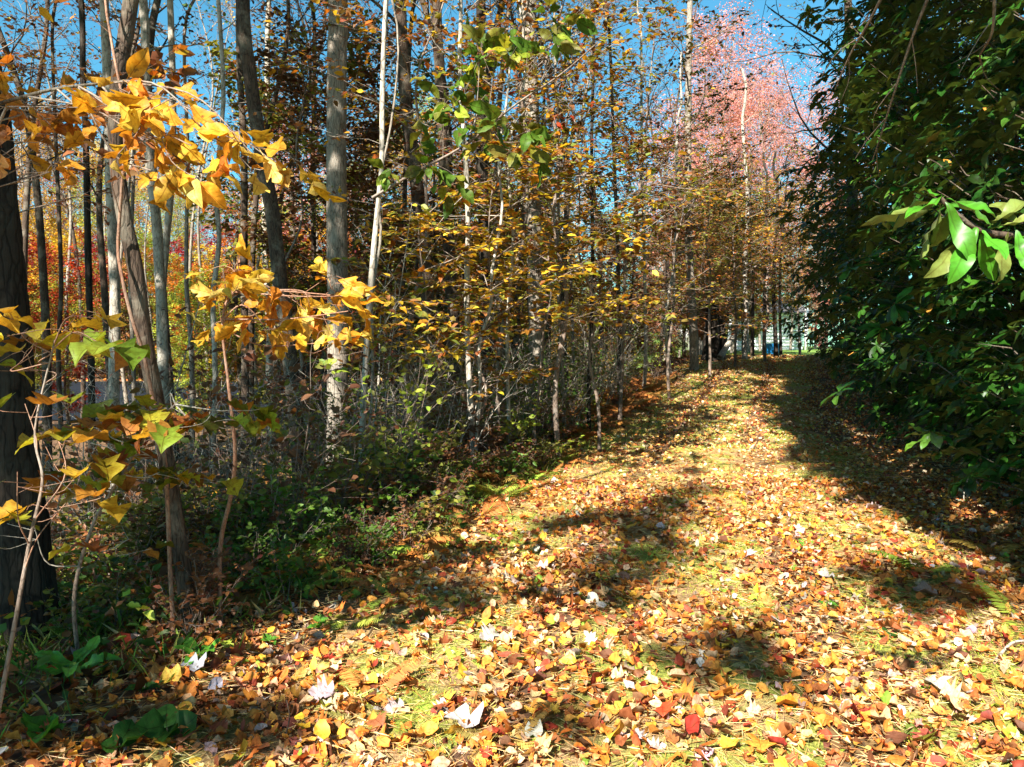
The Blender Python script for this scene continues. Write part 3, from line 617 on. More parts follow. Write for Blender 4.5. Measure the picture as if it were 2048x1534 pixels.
for t, (px, py) in ((.5, (960, 60)), (.55, (990, 110)), (.45, (930, 130)), (.4, (915, 230)), (.35, (880, 190)), (.5, (1010, 260)), (.62, (1060, 60)), (.7, (1090, 110)), (.3, (870, 330)), (.55, (1050, 290)), (.2, (800, 340)), (.45, (980, 190))):
    q, _ = at_path(C, t)
    leaf_cluster(root, 'oval', W(px, py, q[1] - .15), (.3, .3, .2), 16, .17, [(GRN, 5), (OLV, 2), (LIME, 2)], rg, q, B_TWIG, r=.004)

# orange-yellow sassafras sprays close to the camera, upper left
SAS = [((.72, .42, .035), 6), ((.66, .3, .03), 3), ((.75, .56, .12), 4), ((.55, .2, .025), 1.5)]
SASB = [((.5, .2, .03), 5), ((.58, .28, .03), 3), ((.36, .14, .03), 2)]
b0 = on_ground(-1.35, 2.1)
root = thing('sassafras_sapling', 'sapling with hanging golden lobed leaves in front of the curved trunk', 'sapling', b0)
st = smooth_path([b0 - [0, 0, .1], W(-200, 1100, 2.15), W(-260, 600, 2.2), W(-120, 280, 2.3), W(60, 190, 2.3), W(262, 160, 2.35)], 26); tb = Buf(); tb.add(*tube(st, np.linspace(.011, .004, 26), 8)); part('stem', tb, B_BROWN, root)
for (px, py, n, rd, t) in ((290, 170, 12, .1, .97), (250, 225, 8, .08, .93), (330, 210, 12, .1, .95), (370, 280, 14, .13, .95), (430, 270, 10, .1, .97), (300, 290, 8, .08, .9), (500, 300, 14, .11, .99), (580, 330, 10, .09, .99), (390, 350, 8, .07, .97), (340, 340, 8, .08, .95)):
    q, _ = at_path(st, t); leaf_cluster(root, 'sass', W(px, py, 2.3 + rg.normal() * .06), (rd, rd, rd * .7), int(n * 1.1), .1, SAS, rg, q, B_TWIG, planar=.1, droop=.55, r=.0035)
b0 = on_ground(-2.2, 2.6)
root = thing('sassafras_sapling', 'sapling with brownish orange lobed leaves crossing the shaggy trunk', 'sapling', b0)
st = smooth_path([b0 - [0, 0, .1], W(-300, 900, 2.65), W(-120, 500, 2.7), W(20, 200, 2.7)], 26); tb = Buf(); tb.add(*tube(st, np.linspace(.014, .005, 26), 8)); part('stem', tb, B_TWIG, root)
for (px, py, n, rd, t) in ((20, 210, 10, .1, .97), (80, 190, 12, .12, .97), (140, 210, 10, .1, .99), (60, 250, 10, .1, .9), (170, 240, 8, .1, .99), (20, 280, 8, .08, .85), (100, 300, 6, .08, .9), (90, 340, 4, .06, .85), (10, 130, 4, .06, .99)):
    q, _ = at_path(st, t); leaf_cluster(root, 'sass', W(px, py, 2.7 + rg.normal() * .08), (rd, rd, rd * .6), int(n * .75), .1, SASB, rg, q, B_TWIG, planar=.3, droop=.3, r=.0035)
b0 = G(442, 1265)
root = thing('sassafras_sapling', 'sapling with dense orange-gold leaf sprays before the broad grey trunk', 'sapling', b0)
st = smooth_path([b0 - [0, 0, .1], W(440, 1100, 4.1), W(462, 990, 4.0), W(470, 900, 3.9), W(456, 760, 3.85), W(445, 640, 3.8), W(470, 560, 3.8)], 30); tb = Buf(); tb.add(*tube(st, np.linspace(.014, .005, 30), 8)); part('stem', tb, B_RED, root)
for (px, py, n, rd, t) in ((480, 530, 8, .12, .98), (460, 590, 14, .17, .95), (520, 600, 16, .18, .95), (570, 610, 12, .15, .95), (440, 640, 10, .14, .9), (540, 660, 12, .16, .9), (620, 590, 8, .12, .97), (690, 580, 10, .14, .98), (700, 640, 8, .12, .9), (640, 680, 10, .16, .88), (590, 650, 12, .14, .9), (720, 600, 6, .1, .97)):
    q, _ = at_path(st, t); leaf_cluster(root, 'sass', W(px, py, 3.75 + rg.normal() * .15), (rd, rd, rd * .6), n, .125, SAS, rg, q, B_RED, planar=.3, droop=.25, r=.005)
TUL = [((.42, .36, .03), 4), ((.22, .3, .03), 2.5), ((.55, .34, .035), 4), ((.42, .18, .03), 3)]
b0 = on_ground(-1.9, 2.55)
root = thing('tulip_poplar_sapling', 'sapling with flat yellow-green lobed leaves at the left edge', 'sapling', b0)
st = smooth_path([b0 - [0, 0, .1], W(20, 1300, 2.6), W(60, 1080, 2.7), W(85, 960, 2.75), W(70, 860, 2.8), W(110, 680, 2.8)], 26); tb = Buf(); tb.add(*tube(st, np.linspace(.009, .003, 26), 7)); part('stem', tb, B_TWIG, root)
for (px, py, n, rd, t) in ((30, 640, 4, .08, .97), (200, 640, 4, .1, .99), (180, 685, 8, .16, .98), (50, 690, 8, .1, .95), (20, 730, 6, .09, .9), (110, 880, 5, .12, .6), (60, 810, 5, .1, .75), (230, 700, 4, .08, .97), (120, 1000, 6, .14, .5), (40, 960, 5, .12, .55)):
    q, _ = at_path(st, t); leaf_cluster(root, 'tulip', W(px, py, 2.8 + rg.normal() * .15), (rd * 1.3, rd * 1.3, rd * .3), int(n * 1.1), .11, TUL, rg, q, B_RED, planar=.86, droop=.1, r=.003)
b0 = G(165, 1345)
root = thing('tulip_poplar_sapling', 'spreading sapling with low tiers of yellow-green leaves across the curved trunk', 'sapling', b0)
st = smooth_path([b0 - [0, 0, .1], W(148, 1200, 3.5), W(182, 1060, 3.5), W(222, 985, 3.5), W(300, 860, 3.45), W(360, 800, 3.4)], 26); tb = Buf(); tb.add(*tube(st, np.linspace(.011, .004, 26), 7)); part('stem', tb, B_TWIG, root)
for (px, py, n, rd, t) in ((280, 830, 8, .15, .95), (350, 840, 8, .15, .98), (220, 860, 8, .18, .8), (150, 870, 8, .16, .75), (300, 900, 10, .2, .8), (420, 850, 8, .15, .98), (250, 960, 8, .2, .6), (330, 960, 6, .15, .7), (140, 960, 6, .15, .6), (440, 830, 6, .16, .98), (60, 1060, 5, .15, .4), (250, 1080, 5, .2, .45)):
    q, _ = at_path(st, t); leaf_cluster(root, 'tulip', W(px, py, 3.45 + rg.normal() * .2), (rd * 1.3, rd * 1.3, rd * .22), int(n * 1.5), .105, TUL + [((.35, .12, .03), 4), ((.12, .15, .02), 4)], rg, q, B_PALE, planar=.9, droop=.05, r=.004)

# golden planar understory of the centre
def understory(px, py, Y, H, n_limbs, llen, pal, lsize, label, seed, bark=B_TWIG, T=T_OVAL3, lean=(0, 0), lo=.3, wd=.022, planar=.72, near=80, keep=1.0):
    rng = np.random.default_rng(seed); b = on_ground((px - 1024) / F * Y, Y)
    root = thing('understory_maple', label, 'sapling', b, None)
    wv = [np.append(np.cumsum(rng.normal(size=2)) * .022 * math.sqrt(k + 1) * math.sqrt(H), 0) for k in range(6)]; base_lean = rng.normal(size=2) * .07 * H
    C = smooth_path([b - [0, 0, .1]] + [b + wv[k] + [base_lean[0] * k / 6, base_lean[1] * k / 6, H * (k + 1) / 7] for k in range(6)] + [b + wv[5] + [base_lean[0], base_lean[1], H]], 30)
    tb = Buf(); tb.add(*tube(C, np.linspace(wd, .006, 30), 8)); part('trunk', tb, bark, root)
    SP = []; SD = []
    for k in range(n_limbs):
        t = lo + (1 - lo) * (k + rng.random() * .8) / n_limbs; p, _ = at_path(C, min(.985, t)); az = k * 2.4 + rng.random()
        lb = Buf(); s_, d_ = spray(rng, lb, p, [math.cos(az), math.sin(az), .2 + .5 * rng.random()], llen * (1.1 - .5 * t) * (.7 + .5 * rng.random()), .011, 8, -.01, .1, 0, 4, planar, 3, 5)
        part('branch', lb, bark, root); SP.append(s_); SD.append(d_)
    SP = np.concatenate(SP); SD = np.concatenate(SD); d, N_ = site_frames(rng, SD, planar, .15)
    if keep < 1: kk = rng.random(len(SP)) < keep; SP = SP[kk]; d = d[kk]; N_ = N_[kk]
    c = pick(pal, len(SP), rng); s = lsize * (.7 + .6 * rng.random(len(SP)))
    dist = SP[:, 1]; order = np.argsort(dist); nearest = order[:near]; rest = order[near:]
    for i in nearest: put_leaf('oval', SP[i], d[i], N_[i], s[i], c[i], root, rng)
    lb = Buf(); lb.add(*leaves(T, SP[rest], d[rest], N_[rest], s[rest], .2, .12, c[rest], rng=rng)); part('crown', lb, M_LEAF, root, kind='stuff')
GO = [((.5, .31, .025), 6), (YEL, 2.5), ((.36, .15, .025), 3), (OLV, 5), (COP, 2)]; GO2 = [(OLV, 7), (GOLD, 2), (COP, 3), (BRN, 2)]
understory(955, 0, 9.2, 3.6, 16, 1.75, GO, .12, 'golden understory sapling with flat leaf tiers in front of the pair of dark trunks', 61, keep=0.75)
understory(1075, 0, 10.2, 3.9, 16, 1.8, GO, .12, 'golden understory sapling with flat leaf tiers before the mottled trunk', 62, keep=.5)
understory(850, 0, 8.6, 3.1, 14, 1.6, GO, .1, 'golden understory sapling at the foot of the kinked grey tree', 63, keep=0.6)
understory(1200, 0, 11, 5.0, 18, 2.2, GO2, .1, 'olive and gold young maple at the edge of the thicket', 64, wd=.03)
understory(1120, 0, 10, 7.5, 22, 2.4, GO2, .1, 'tall young olive-gold maple reaching over the centre', 65, wd=.04, lo=.35, keep=.42)
understory(1240, 0, 14, 7.6, 24, 2.8, GO2, .09, 'tall young olive-gold maple spreading towards the path', 66, wd=.045, lo=.3, keep=.5)
understory(1000, 0, 11.5, 8.0, 22, 2.6, [(COP, 3), (GOLD, 3), (OLV, 3), (RED, 1)], .1, 'tall young copper-leaved maple between dark trunks and mottled trunk', 67, wd=.04, lo=.4, keep=0.5)
understory(790, 0, 9.5, 7.2, 20, 2.2, [(COP, 3), (ORG, 1.5), (GOLD, 2), (OLV, 2)], .1, 'young maple with orange-brown leaves above the forked sapling', 68, wd=.035, lo=.5, keep=0.45)
understory(560, 0, 12, 8.0, 18, 2.4, [(COP, 2), (BRN, 6)], .08, 'young copper maple between leaning dark trunk and broad grey trunk', 69, wd=.035, lo=.6, keep=0.35)
understory(60, 0, 10, 6.8, 20, 2.6, [(BRN, 6), (COP, 3)], .08, 'brown-leaved young maple high behind the shaggy trunk', 70, wd=.035, lo=.65, keep=0.5)
understory(1420, 0, 22, 5.6, 24, 2.8, GO2 + [(ORG, 2)], .1, 'olive-gold maple arching over the far end of the path', 71, wd=.05, lo=.2)
understory(1530, 0, 27, 6.2, 28, 3.4, [(COP, 3), (ORG, 1), (GOLD, 1), (OLV, 4)], .11, 'copper and gold maple hanging over the house glimpse', 72, wd=.06, lo=.28)

px_tree('overhanging_oak', 'dark-leaved oak behind the bank whose boughs hang across the upper right sky', [(1800, 760), (1800, 400), (1790, 100), (1760, -200)], 15, 34, B_BROWN, 4, 16, [((.1, .04, .03), 3), (BRN, 3), (COP, 1)], .1, limb0=.42, llen=4.6, sides=12, planar=.3, seed=31)
px_tree('overhanging_oak', 'second dark-leaved oak farther behind the bank', [(1700, 740), (1705, 400), (1700, 100), (1690, -100)], 24, 24, B_BROWN, 3, 16, [((.1, .04, .03), 3), (BRN, 3), (OLV, 2)], .1, limb0=.35, llen=4.2, sides=10, planar=.3, seed=32)
understory(1600, 0, 31, 7.0, 30, 3.6, [(COP, 3), (OLV, 4), (GOLD, 2)], .13, 'olive and copper maple closing the canopy over the path end', 73, wd=.06, lo=.36)
understory(1470, 0, 25, 6.0, 26, 3.2, [(COP, 3), (OLV, 3), (GOLD, 3), (ORG, 1)], .12, 'low gold and rust maple left of the path end', 74, wd=.05, lo=.25)
understory(1340, 0, 18, 6.5, 24, 2.6, [(OLV, 5), (COP, 3), (GOLD, 1)], .1, 'dull olive maple in the thicket behind the pathside stems', 75, wd=.045, lo=.25)
# ------------------------------------------------------------------ rhododendron bank
def rosettes(rng, P, OUT, s=.15, k=8):
    """leaf arrays of drooping whorls at tips P facing OUT"""
    n = len(P); a = (np.arange(k)[None] / k * 6.283 + rng.random((n, 1)) * 6.28 + rng.normal(size=(n, k)) * .2)
    ax = nrm(OUT * .55 + np.array([0, 0, .85]) + rng.normal(size=OUT.shape) * .25); U = nrm(np.cross(ax, [.2, .1, 1.0])); V = np.cross(ax, U)
    rad = np.cos(a)[..., None] * U[:, None] + np.sin(a)[..., None] * V[:, None]
    D = nrm(rad + ax[:, None] * (.1 + .45 * rng.random((n, k, 1))) - np.array([0, 0, .3]) * (.2 + 1.3 * rng.random((n, 1, 1)) + .5 * rng.random((n, k, 1))))
    Nn = nrm(ax[:, None] + .6 * np.array([0, 0, 1.0]) + rng.normal(size=(n, k, 3)) * .25)
    return np.repeat(P, k, 0), D.reshape(-1, 3), Nn.reshape(-1, 3), s * (.65 + .6 * rng.random(n * k))
RH = [((.022, .08, .008), 6), ((.036, .12, .012), 4), ((.014, .04, .007), 4), ((.07, .16, .02), 1)]
RPOS = [(3.9, 2.2, 5.0, 'nearest rhododendron, partly sunlit big glossy leaves at the right edge'), (6.6, 2.4, 7.2, 'tall rhododendron with the sunlit patch of green leaves'), (9.6, 2.6, 8.2, 'dark rhododendron third along the bank'),
        (13, 2.8, 8.6, 'dark rhododendron fourth along the bank, overhanging the path shade'), (16.8, 2.7, 8.4, 'dark rhododendron fifth along the bank'), (20.6, 2.5, 7.4, 'dark rhododendron sixth along the bank'), (24.6, 2.2, 5.6, 'rhododendron at the far end of the bank near the lawn')]
n_sep = 0
for bi, (Yb, rx, hz, lab) in enumerate(RPOS):
    rng = np.random.default_rng(200 + bi); xb = float(cx(Yb)) + 2.25 + rx; b = on_ground(xb, Yb)
    root = thing('rhododendron', lab, 'shrub', b, 'rhododendrons along the right side of the path')
    n = [1300, 2300, 2200, 2000, 1500, 1200, 1000][bi]
    th = rng.random(n) * 6.283; zz = rng.random(n) * 1.0; rad = .55 + .5 * rng.random(n) ** .5
    ry = 2.5; prof = np.interp(zz, [0, .12, .5, .8, 1], [.74, .95, 1.12, 1.0, .55])
    bump = 1 + .16 * np.sin(th * 3 + bi) * np.sin(zz * 11 + bi * 2) + .1 * np.sin(th * 7 + zz * 17)
    OUT = np.stack([np.cos(th), np.sin(th), (zz - .35) * 1.1 + .15], 1)
    n_lump = np.random.default_rng(900 + bi).random((26, 3)) * [6.283, 1, 1]
    for la, lz, lr in n_lump: rad = rad + (.12 + .2 * lr) * np.exp(-((np.sin((th - la) / 2) / .16) ** 2 + ((zz - lz) / .09) ** 2)) - .004
    P = b + np.stack([np.cos(th) * rx * prof * rad * bump, np.sin(th) * ry * prof * rad * bump, .1 + zz * hz], 1)
    P = P[OUT[:, 0] < .55]; OUT = OUT[np.cos(th) < .55]
    wb = Buf()
    for k in range(7):
        a = rng.random() * 6.28; e = b + np.array([math.cos(a) * rx * .6, math.sin(a) * 1.5, hz * (.4 + .4 * rng.random())])
        cc_ = smooth_path([b + rng.normal(size=3) * [.3, .3, 0] - [0, 0, .1], (b + e) / 2 + rng.normal(size=3) * .5, e], 12); wb = Buf(); wb.add(*tube(cc_, np.linspace(.05, .012, 12), 6)); part('branch', wb, B_BROWN, root)
    tw = Buf()
    sel = rng.permutation(len(P))[:500]
    for i in sel:
        q = P[i] - nrm(OUT[i]) * .45 - [0, 0, .2]; tw.add(*tube([q, (q + P[i]) / 2 + rng.normal(size=3) * .04, P[i]], [.006, .005, .003], 3))
    part('twig', tw, B_BROWN, root, kind='stuff')
    LP, LD, LN, LS = rosettes(rng, P, OUT, .19 if bi < 3 else .21, 8 if bi < 4 else 7)
    c = pick(RH, len(LP), rng); dead = rng.random(len(LP)) < .008; c[dead] = (.5, .25, .04)
    px, py, yc = proj(LP); vis = (px > 1450) & (px < 2060) & (py > -20) & (py < 1050) & (LP[:, 1] > 1) & (OUT[:, 0].repeat(len(LP) // len(P)) < 0)
    cand = np.where(vis)[0] if bi < 3 else []
    if len(cand):
        cand = cand[np.argsort(yc[cand])][:{0: 300, 1: 300, 2: 150}[bi]]
        for i in cand: put_leaf('rhodo', LP[i], LD[i], LN[i], LS[i], c[i], root, rng)
    rest = np.setdiff1d(np.arange(len(LP)), cand)
    fb = Buf(); fb.add(*leaves(T_LANCE if bi < 1 else T_RH2, LP[rest], LD[rest], LN[rest], LS[rest], .3, .22, c[rest], rng=rng)); part('foliage', fb, M_RHODO, root, kind='stuff')
for k, ctrl in enumerate((((1880, -60), (1830, 60), (1790, 180), (1765, 260), (1745, 320)), ((1990, -60), (1985, 60), (1960, 110), (1965, 130)), ((1790, -60), (1740, 40), (1700, 110), (1670, 180)))):
    P_ = smooth_path([W(a, b__, 3.6 + .2 * i) for i, (a, b__) in enumerate(ctrl)], 16); bb = Buf(); bb.add(*tube(P_, np.linspace(.009, .003, 16), 5)); root = thing('hanging_twig', ['longest bare twig hanging down before the rhododendrons', 'short crooked bare twig near the top right corner', 'bare twig slanting at the upper edge of the rhododendrons'][k], 'twig', P_[0]); part('stem', bb, B_TWIG, root)
    for j in range(4):
        q, dd_ = at_path(P_, .3 + .2 * j); e = q + nrm(dd_ + rg.normal(size=3) * .5) * .28; bb = Buf(); bb.add(*tube(smooth_path([q, (q + e) / 2 + rg.normal(size=3) * .02, e], 6), np.linspace(.0035, .0015, 6), 3)); part('side_twig', bb, B_TWIG, root)
# the near bough of big leaves reaching in from the right
p0 = W(2200, 470, 1.75); root = thing('rhododendron_bough', 'close bough with the largest long green and yellowish leaves at the right edge', 'branch', p0)
C = smooth_path([p0, W(2060, 470, 1.72), W(1975, 465, 1.7), W(1915, 430, 1.7), W(1880, 395, 1.7)], 18); tb = Buf(); tb.add(*tube(C, np.linspace(.009, .005, 18), 7)); part('stem', tb, B_BROWN, root)
BRT = (.055, .2, .012); UND = (.16, .21, .045)
for (bx, by, tx, ty, dy, wmul, colr, nv) in ((1882, 398, 1722, 458, .02, 1, UND, (0, .3, 1)), (1884, 402, 1780, 458, .06, 1, UND, (0, .5, .8)), (1890, 400, 2000, 428, -.05, 1, BRT, (0, -.4, 1)), (1888, 405, 1955, 520, -.06, 1.1, BRT, (-.3, -1, .4)),
        (1950, 455, 1912, 548, -.06, 1.25, BRT, (-.2, -1, .3)), (1948, 460, 1856, 556, .0, 1.1, UND, (.4, -1, .3)), (1960, 462, 2015, 515, -.08, 1.1, BRT, (0, -.8, .7)), (2010, 462, 1996, 570, .02, 1.1, UND, (.5, -1, .2)),
        (2030, 460, 2060, 545, -.05, 1.3, BRT, (-.3, -1, .2)), (1985, 450, 2075, 375, .02, 1, UND, (0, -.4, 1)), (2000, 455, 2090, 420, -.04, 1.1, UND, (0, -.6, 1)), (1900, 410, 1860, 500, .1, 1, (.08, .18, .02), (0, -1, .3)), (1885, 395, 1840, 375, .08, .9, BRT, (0, -.5, 1)), (2035, 470, 2110, 500, 0, 1.1, BRT, (0, -.7, .7)), (1884, 398, 1810, 430, -.05, 1, BRT, (.2, -.3, 1)), (1886, 400, 1835, 520, .0, 1, UND, (.8, -.8, .2)), (1960, 460, 1895, 470, .04, 1, (.03, .1, .01), (0, -.6, 1)), (1962, 458, 1990, 560, .05, 1, BRT, (-.7, -.7, .2)), (2020, 465, 1955, 560, .1, 1, (.03, .1, .01), (.3, -.9, .2)), (1980, 455, 1930, 385, .05, 1, (.04, .13, .01), (.2, -.6, .8)), (2040, 455, 1990, 390, .06, 1, UND, (-.2, -.5, .9))):
    a = W(bx, by, 1.7); e = W(tx, ty, 1.7 + dy); d = e - a; s = np.linalg.norm(d) * (1.0)
    o = put_leaf('rhodo', a, d, np.array(nv, float), s, vary(colr, 1, .06, .04)[0], root, rg); o.scale[1] *= .72 * wmul

# ------------------------------------------------------------------ unseen trees and leaf clumps, added and shaped to shade the path and bank
def off_tree(x, y, H, r, label, seed):
    rng = np.random.default_rng(seed); b = on_ground(x, y); root = thing('added_shade_tree', label, 'tree', b)
    C = smooth_path([b - [0, 0, .3], b + [rng.normal() * .2, 0, H * .4], b + [rng.normal() * .4, 0, H * .7], b + [rng.normal() * .5, 0, H]], 24)
    tb = Buf(); tb.add(*tube(C, r * np.linspace(1, .3, 24), 12)); part('trunk', tb, B_GREY, root); SHADE_HOSTS.append((root, C)); return root
off_tree(-6.5, -5, 17, .22, 'unseen tall tree added for shade, behind the viewer on the downhill side', 300); off_tree(-1.5, -9, 18, .24, 'unseen tall tree added for shade, behind the viewer beside the path', 301)
off_tree(4.5, -4, 17, .22, 'unseen tall tree added for shade, behind the viewer on the bank side', 302); off_tree(-4.5, 3.0, 16, .2, 'unseen tall tree added for shade, beside the viewer on the downhill side', 303); off_tree(7.5, 2, 16, .2, 'unseen tall tree added for shade, behind the rhododendrons', 304)
shades = []
def sh(px, py, r, dens=1.0): shades.append((G(px, py), r, dens))
for a in ((1385, 945, .22), (1375, 985, .28), (1330, 1035, .42), (1270, 1060, .3), (1300, 1110, .34), (1255, 1165, .25), (1230, 1210, .15), (1480, 1335, .16), (1520, 1350, .12), (1440, 1300, .1), (1850, 1185, .26), (1780, 1170, .15), (1960, 1160, .35), (1980, 1090, .35),
          (1170, 1045, .3), (1120, 1060, .25), (870, 1190, .28), (930, 1215, .24), (820, 1165, .2), (900, 1130, .12), (650, 1180, .3), (560, 1220, .3), (450, 1200, .3), (700, 1080, .3), (620, 1110, .35), (760, 1130, .25), (200, 1430, .28), (100, 1480, .25), (330, 1450, .2), (480, 1440, .18), (60, 1390, .3), (250, 1330, .3), (140, 1260, .35), (560, 1490, .1), (1100, 1440, .08), (1150, 1470, .07), (1360, 1010, .25), (1300, 1075, .3), (1245, 1140, .28), (1820, 1210, .25), (1900, 1180, .3), (2020, 1150, .3), (1500, 1300, .1), (1400, 1345, .1), (2030, 1210, .25), (1980, 1110, .35), (1700, 1150, .1), (1580, 1370, .1), (1340, 1320, .08)): sh(*a, 1.25)
for a in ((1640, 860, 1.0), (1700, 900, .9), (1640, 820, 1.0), (1780, 900, 1.0), (1850, 930, .9), (1950, 960, .9), (1880, 880, 1.1), (2020, 1000, .6), (1700, 960, .5), (1780, 990, .45), (1900, 1020, .4), (1980, 1050, .3), (1610, 905, .35), (1620, 770, 1.4), (1590, 735, 1.6), (1660, 745, 1.6), (1450, 735, .9), (1350, 745, .7), (1520, 768, .4), (1750, 860, .8), (1560, 745, 1.0), (1500, 728, 1.4), (1660, 880, .7), (1720, 930, .6), (1800, 950, .7), (1900, 970, .7), (1850, 1000, .45), (1960, 1010, .5), (1620, 830, .8), (1600, 800, 1.0)):
    sh(*a, 1.5)
for a in ((400, 950, .9), (560, 960, .9), (700, 960, .8), (820, 950, .7), (300, 1050, .7), (480, 1050, .7), (620, 1020, .7), (150, 1150, .6), (250, 1180, .5), (380, 1130, .5), (540, 1110, .45), (880, 900, .7), (640, 900, .9)): sh(*a, 1.1)
for k in range(8): shades.append((np.array([-2.75, 4.1, .2 + k * .45]), .45, 1.0))
for a in ((300, 1400, .3), (430, 1480, .22), (160, 1380, .3), (60, 1450, .3), (380, 1340, .25), (420, 900, .8), (500, 1010, .6), (330, 960, .7), (850, 960, .5), (760, 1020, .45), (220, 1060, .7), (100, 1330, .35), (180, 1280, .35)): sh(*a, .9)
for Yh in np.arange(8, 30, 2.6):
    for Xo in np.arange(-4.2, -15, -2.6): shades.append((on_ground(float(cx(Yh)) + Xo + .5 * math.sin(Yh * 7 + Xo), Yh + math.sin(Xo * 3)), 1.25, .7))
for Yb in np.arange(3.5, 27, 1.6):
    for z in np.arange(.5, 7.2, 1.5):
        P = np.array([float(cx(Yb)) + 3.2, Yb, z + float(height(cx(Yb), Yb))]); a, b_, _ = proj(P)
        if 1560 < a[0] and 300 < b_[0] < 580 and Yb < 11.5: continue
        shades.append((P, 1.4, 1.15))
rs = np.random.default_rng(400); acc = {}; tips = {}
for P, r, dens in shades:
    t = (11.5 - P[2] + rs.random() * 3) / SUN[2]; c = P + SUN * t
    best = None
    for hi, (root, C) in enumerate(SHADE_HOSTS):
        ok = C[C[:, 2] > 6.0]
        if not len(ok): continue
        if hi in tips: ok = np.vstack([ok, tips[hi]])
        dd = np.linalg.norm(ok - c + [0, 0, 1.0], axis=1); i = dd.argmin()
        if best is None or dd[i] < best[0]: best = (dd[i], hi, ok[i])
    hi = best[1]; tips.setdefault(hi, []).append(c); br, lf = acc.setdefault(hi, ([], Buf()))
    lb = Buf(); mid = (best[2] + c) / 2 + [0, 0, .4]; lb.add(*tube(smooth_path([best[2], mid, c], 10), np.linspace(.022, .006, 10), 4)); br.append(lb)
    n = int(470 * r * r * dens * (1.6 if r < .5 else 1)) + 12
    u_ = nrm(rs.normal(size=(n, 3))) * rs.random((n, 1)) ** .45 * r
    s_ = .28 if r > .5 else .12
    if r <= .5: n2 = int(n * 1.4); u_ = nrm(rs.normal(size=(n2, 3))) * rs.random((n2, 1)) ** .45 * r; n = n2
    u_ = u_ * (.45 + 1.1 * rs.random(3)) + .35 * r * np.sin(u_[:, [1, 2, 0]] * 9 / r + rs.random(3) * 6)
    Lp = c + u_; k0 = np.ones(n, bool)
    if True:   # leaves cut from the added clumps so sun reaches a patch of the bank
        for tt in np.linspace(.3, 1, 60):
            Q = Lp - SUN * (Lp[:, 2:3] / SUN[2]) * tt; a_, b__, _ = proj(Q); near_bank = np.abs(Q[:, 0] - (cx(Q[:, 1]) + 2.4)) < .45
            k0 &= ~(near_bank & (a_ > 1650 + 50 * np.sin(b__ / 30)) & (a_ < 2200) & (b__ > 330 + 35 * np.sin(a_ / 50)) & (b__ < 610 + 30 * np.sin(a_ / 37)) & (Q[:, 1] > 3.5) & (Q[:, 1] < 11.5) & (rs.random(n) < .93))
    Qg = Lp - SUN * (Lp[:, 2:3] / SUN[2]); off = Qg[:, 0] - cx(Qg[:, 1])
    if abs(P[0] - cx(P[1])) > 2.0: k0 &= ~((off > np.where(Qg[:, 1] > 5.5, -2.4, -2.1) + .35 * np.sin(Qg[:, 1] * 3)) & (off < np.interp(Qg[:, 1], [3, 6, 10, 16, 22], [2.6, 2.2, 1.2, .9, 1.6])) & (Qg[:, 1] > 2) & (rs.random(n) < .9))  # leaves cut from the clumps to keep the middle of the path lit
    u_ = u_[k0]; n = len(u_)
    if n < 3: continue
    lf.add(*leaves(T_TINY if r > .5 else T_OVAL3, c + u_, rs.normal(size=(n, 3)), nrm(rs.normal(size=(n, 3)) * .6 + SUN), s_ * (.7 + .6 * rs.random(n)), .2, .1, pick([(GRN, 3), (OLV, 3), (COP, 2)], n, rs), rng=rs))
for hi, (brs, lf) in acc.items():
    root = SHADE_HOSTS[hi][0]
    for lb in brs: part('branch', lb, B_GREY, root)
    part('foliage', lf, M_LEAF, root, kind='stuff')  # clumps added above the frame only to cast the chosen shade

# ------------------------------------------------------------------ forest floor
fp = [((.6, .2, .03), 28), ((.6, .28, .06), 20), ((.66, .43, .22), 17), ((.3, .1, .03), 22), ((.3, .045, .02), 7), ((.68, .4, .04), 5), ((.5, .42, .37), 4), ((.16, .055, .025), 8), ((.5, .34, .2), 8), ((.2, .3, .03), 1.5)]
fpd = [((.3, .12, .03), 4), ((.16, .06, .02), 6), ((.08, .035, .015), 6), ((.4, .22, .06), 2)]
rf = np.random.default_rng(500)
mossf = lambda x, y: np.clip(1.1 * (np.sin(x * 2.3 + 2) * np.sin(y * 1.9 + 1) + .5 * np.sin(x * 5 + y * 3) + .35 * np.sin(x * 9 - y * 7)), 0, 1) * (np.abs(x - cx(y)) < 2.2) * (1 - .85 * np.exp(-((np.abs(x - cx(y) - .1) - .78) / .22) ** 2))
def left_lim(y): return np.interp(y, [2, 3.2, 3.8, 4.6, 6, 8, 11, 40], [-3.2, -2.7, -2.45, -2.3, -2.15, -2.05, -1.9, -1.9])
def scatter(n, y0, y1, xlo, xhi, pw=1.0):
    y = y0 + (y1 - y0) * rf.random(n) ** pw
    if xlo == 'L': lo = left_lim(y) - .35 * np.abs(rf.normal(size=n))
    else: lo = xlo
    hi = left_lim(y) + .25 * rf.normal(size=n) if xhi == 'L' else xhi
    x = cx(y) + lo + (hi - lo) * rf.random(n); return x, y
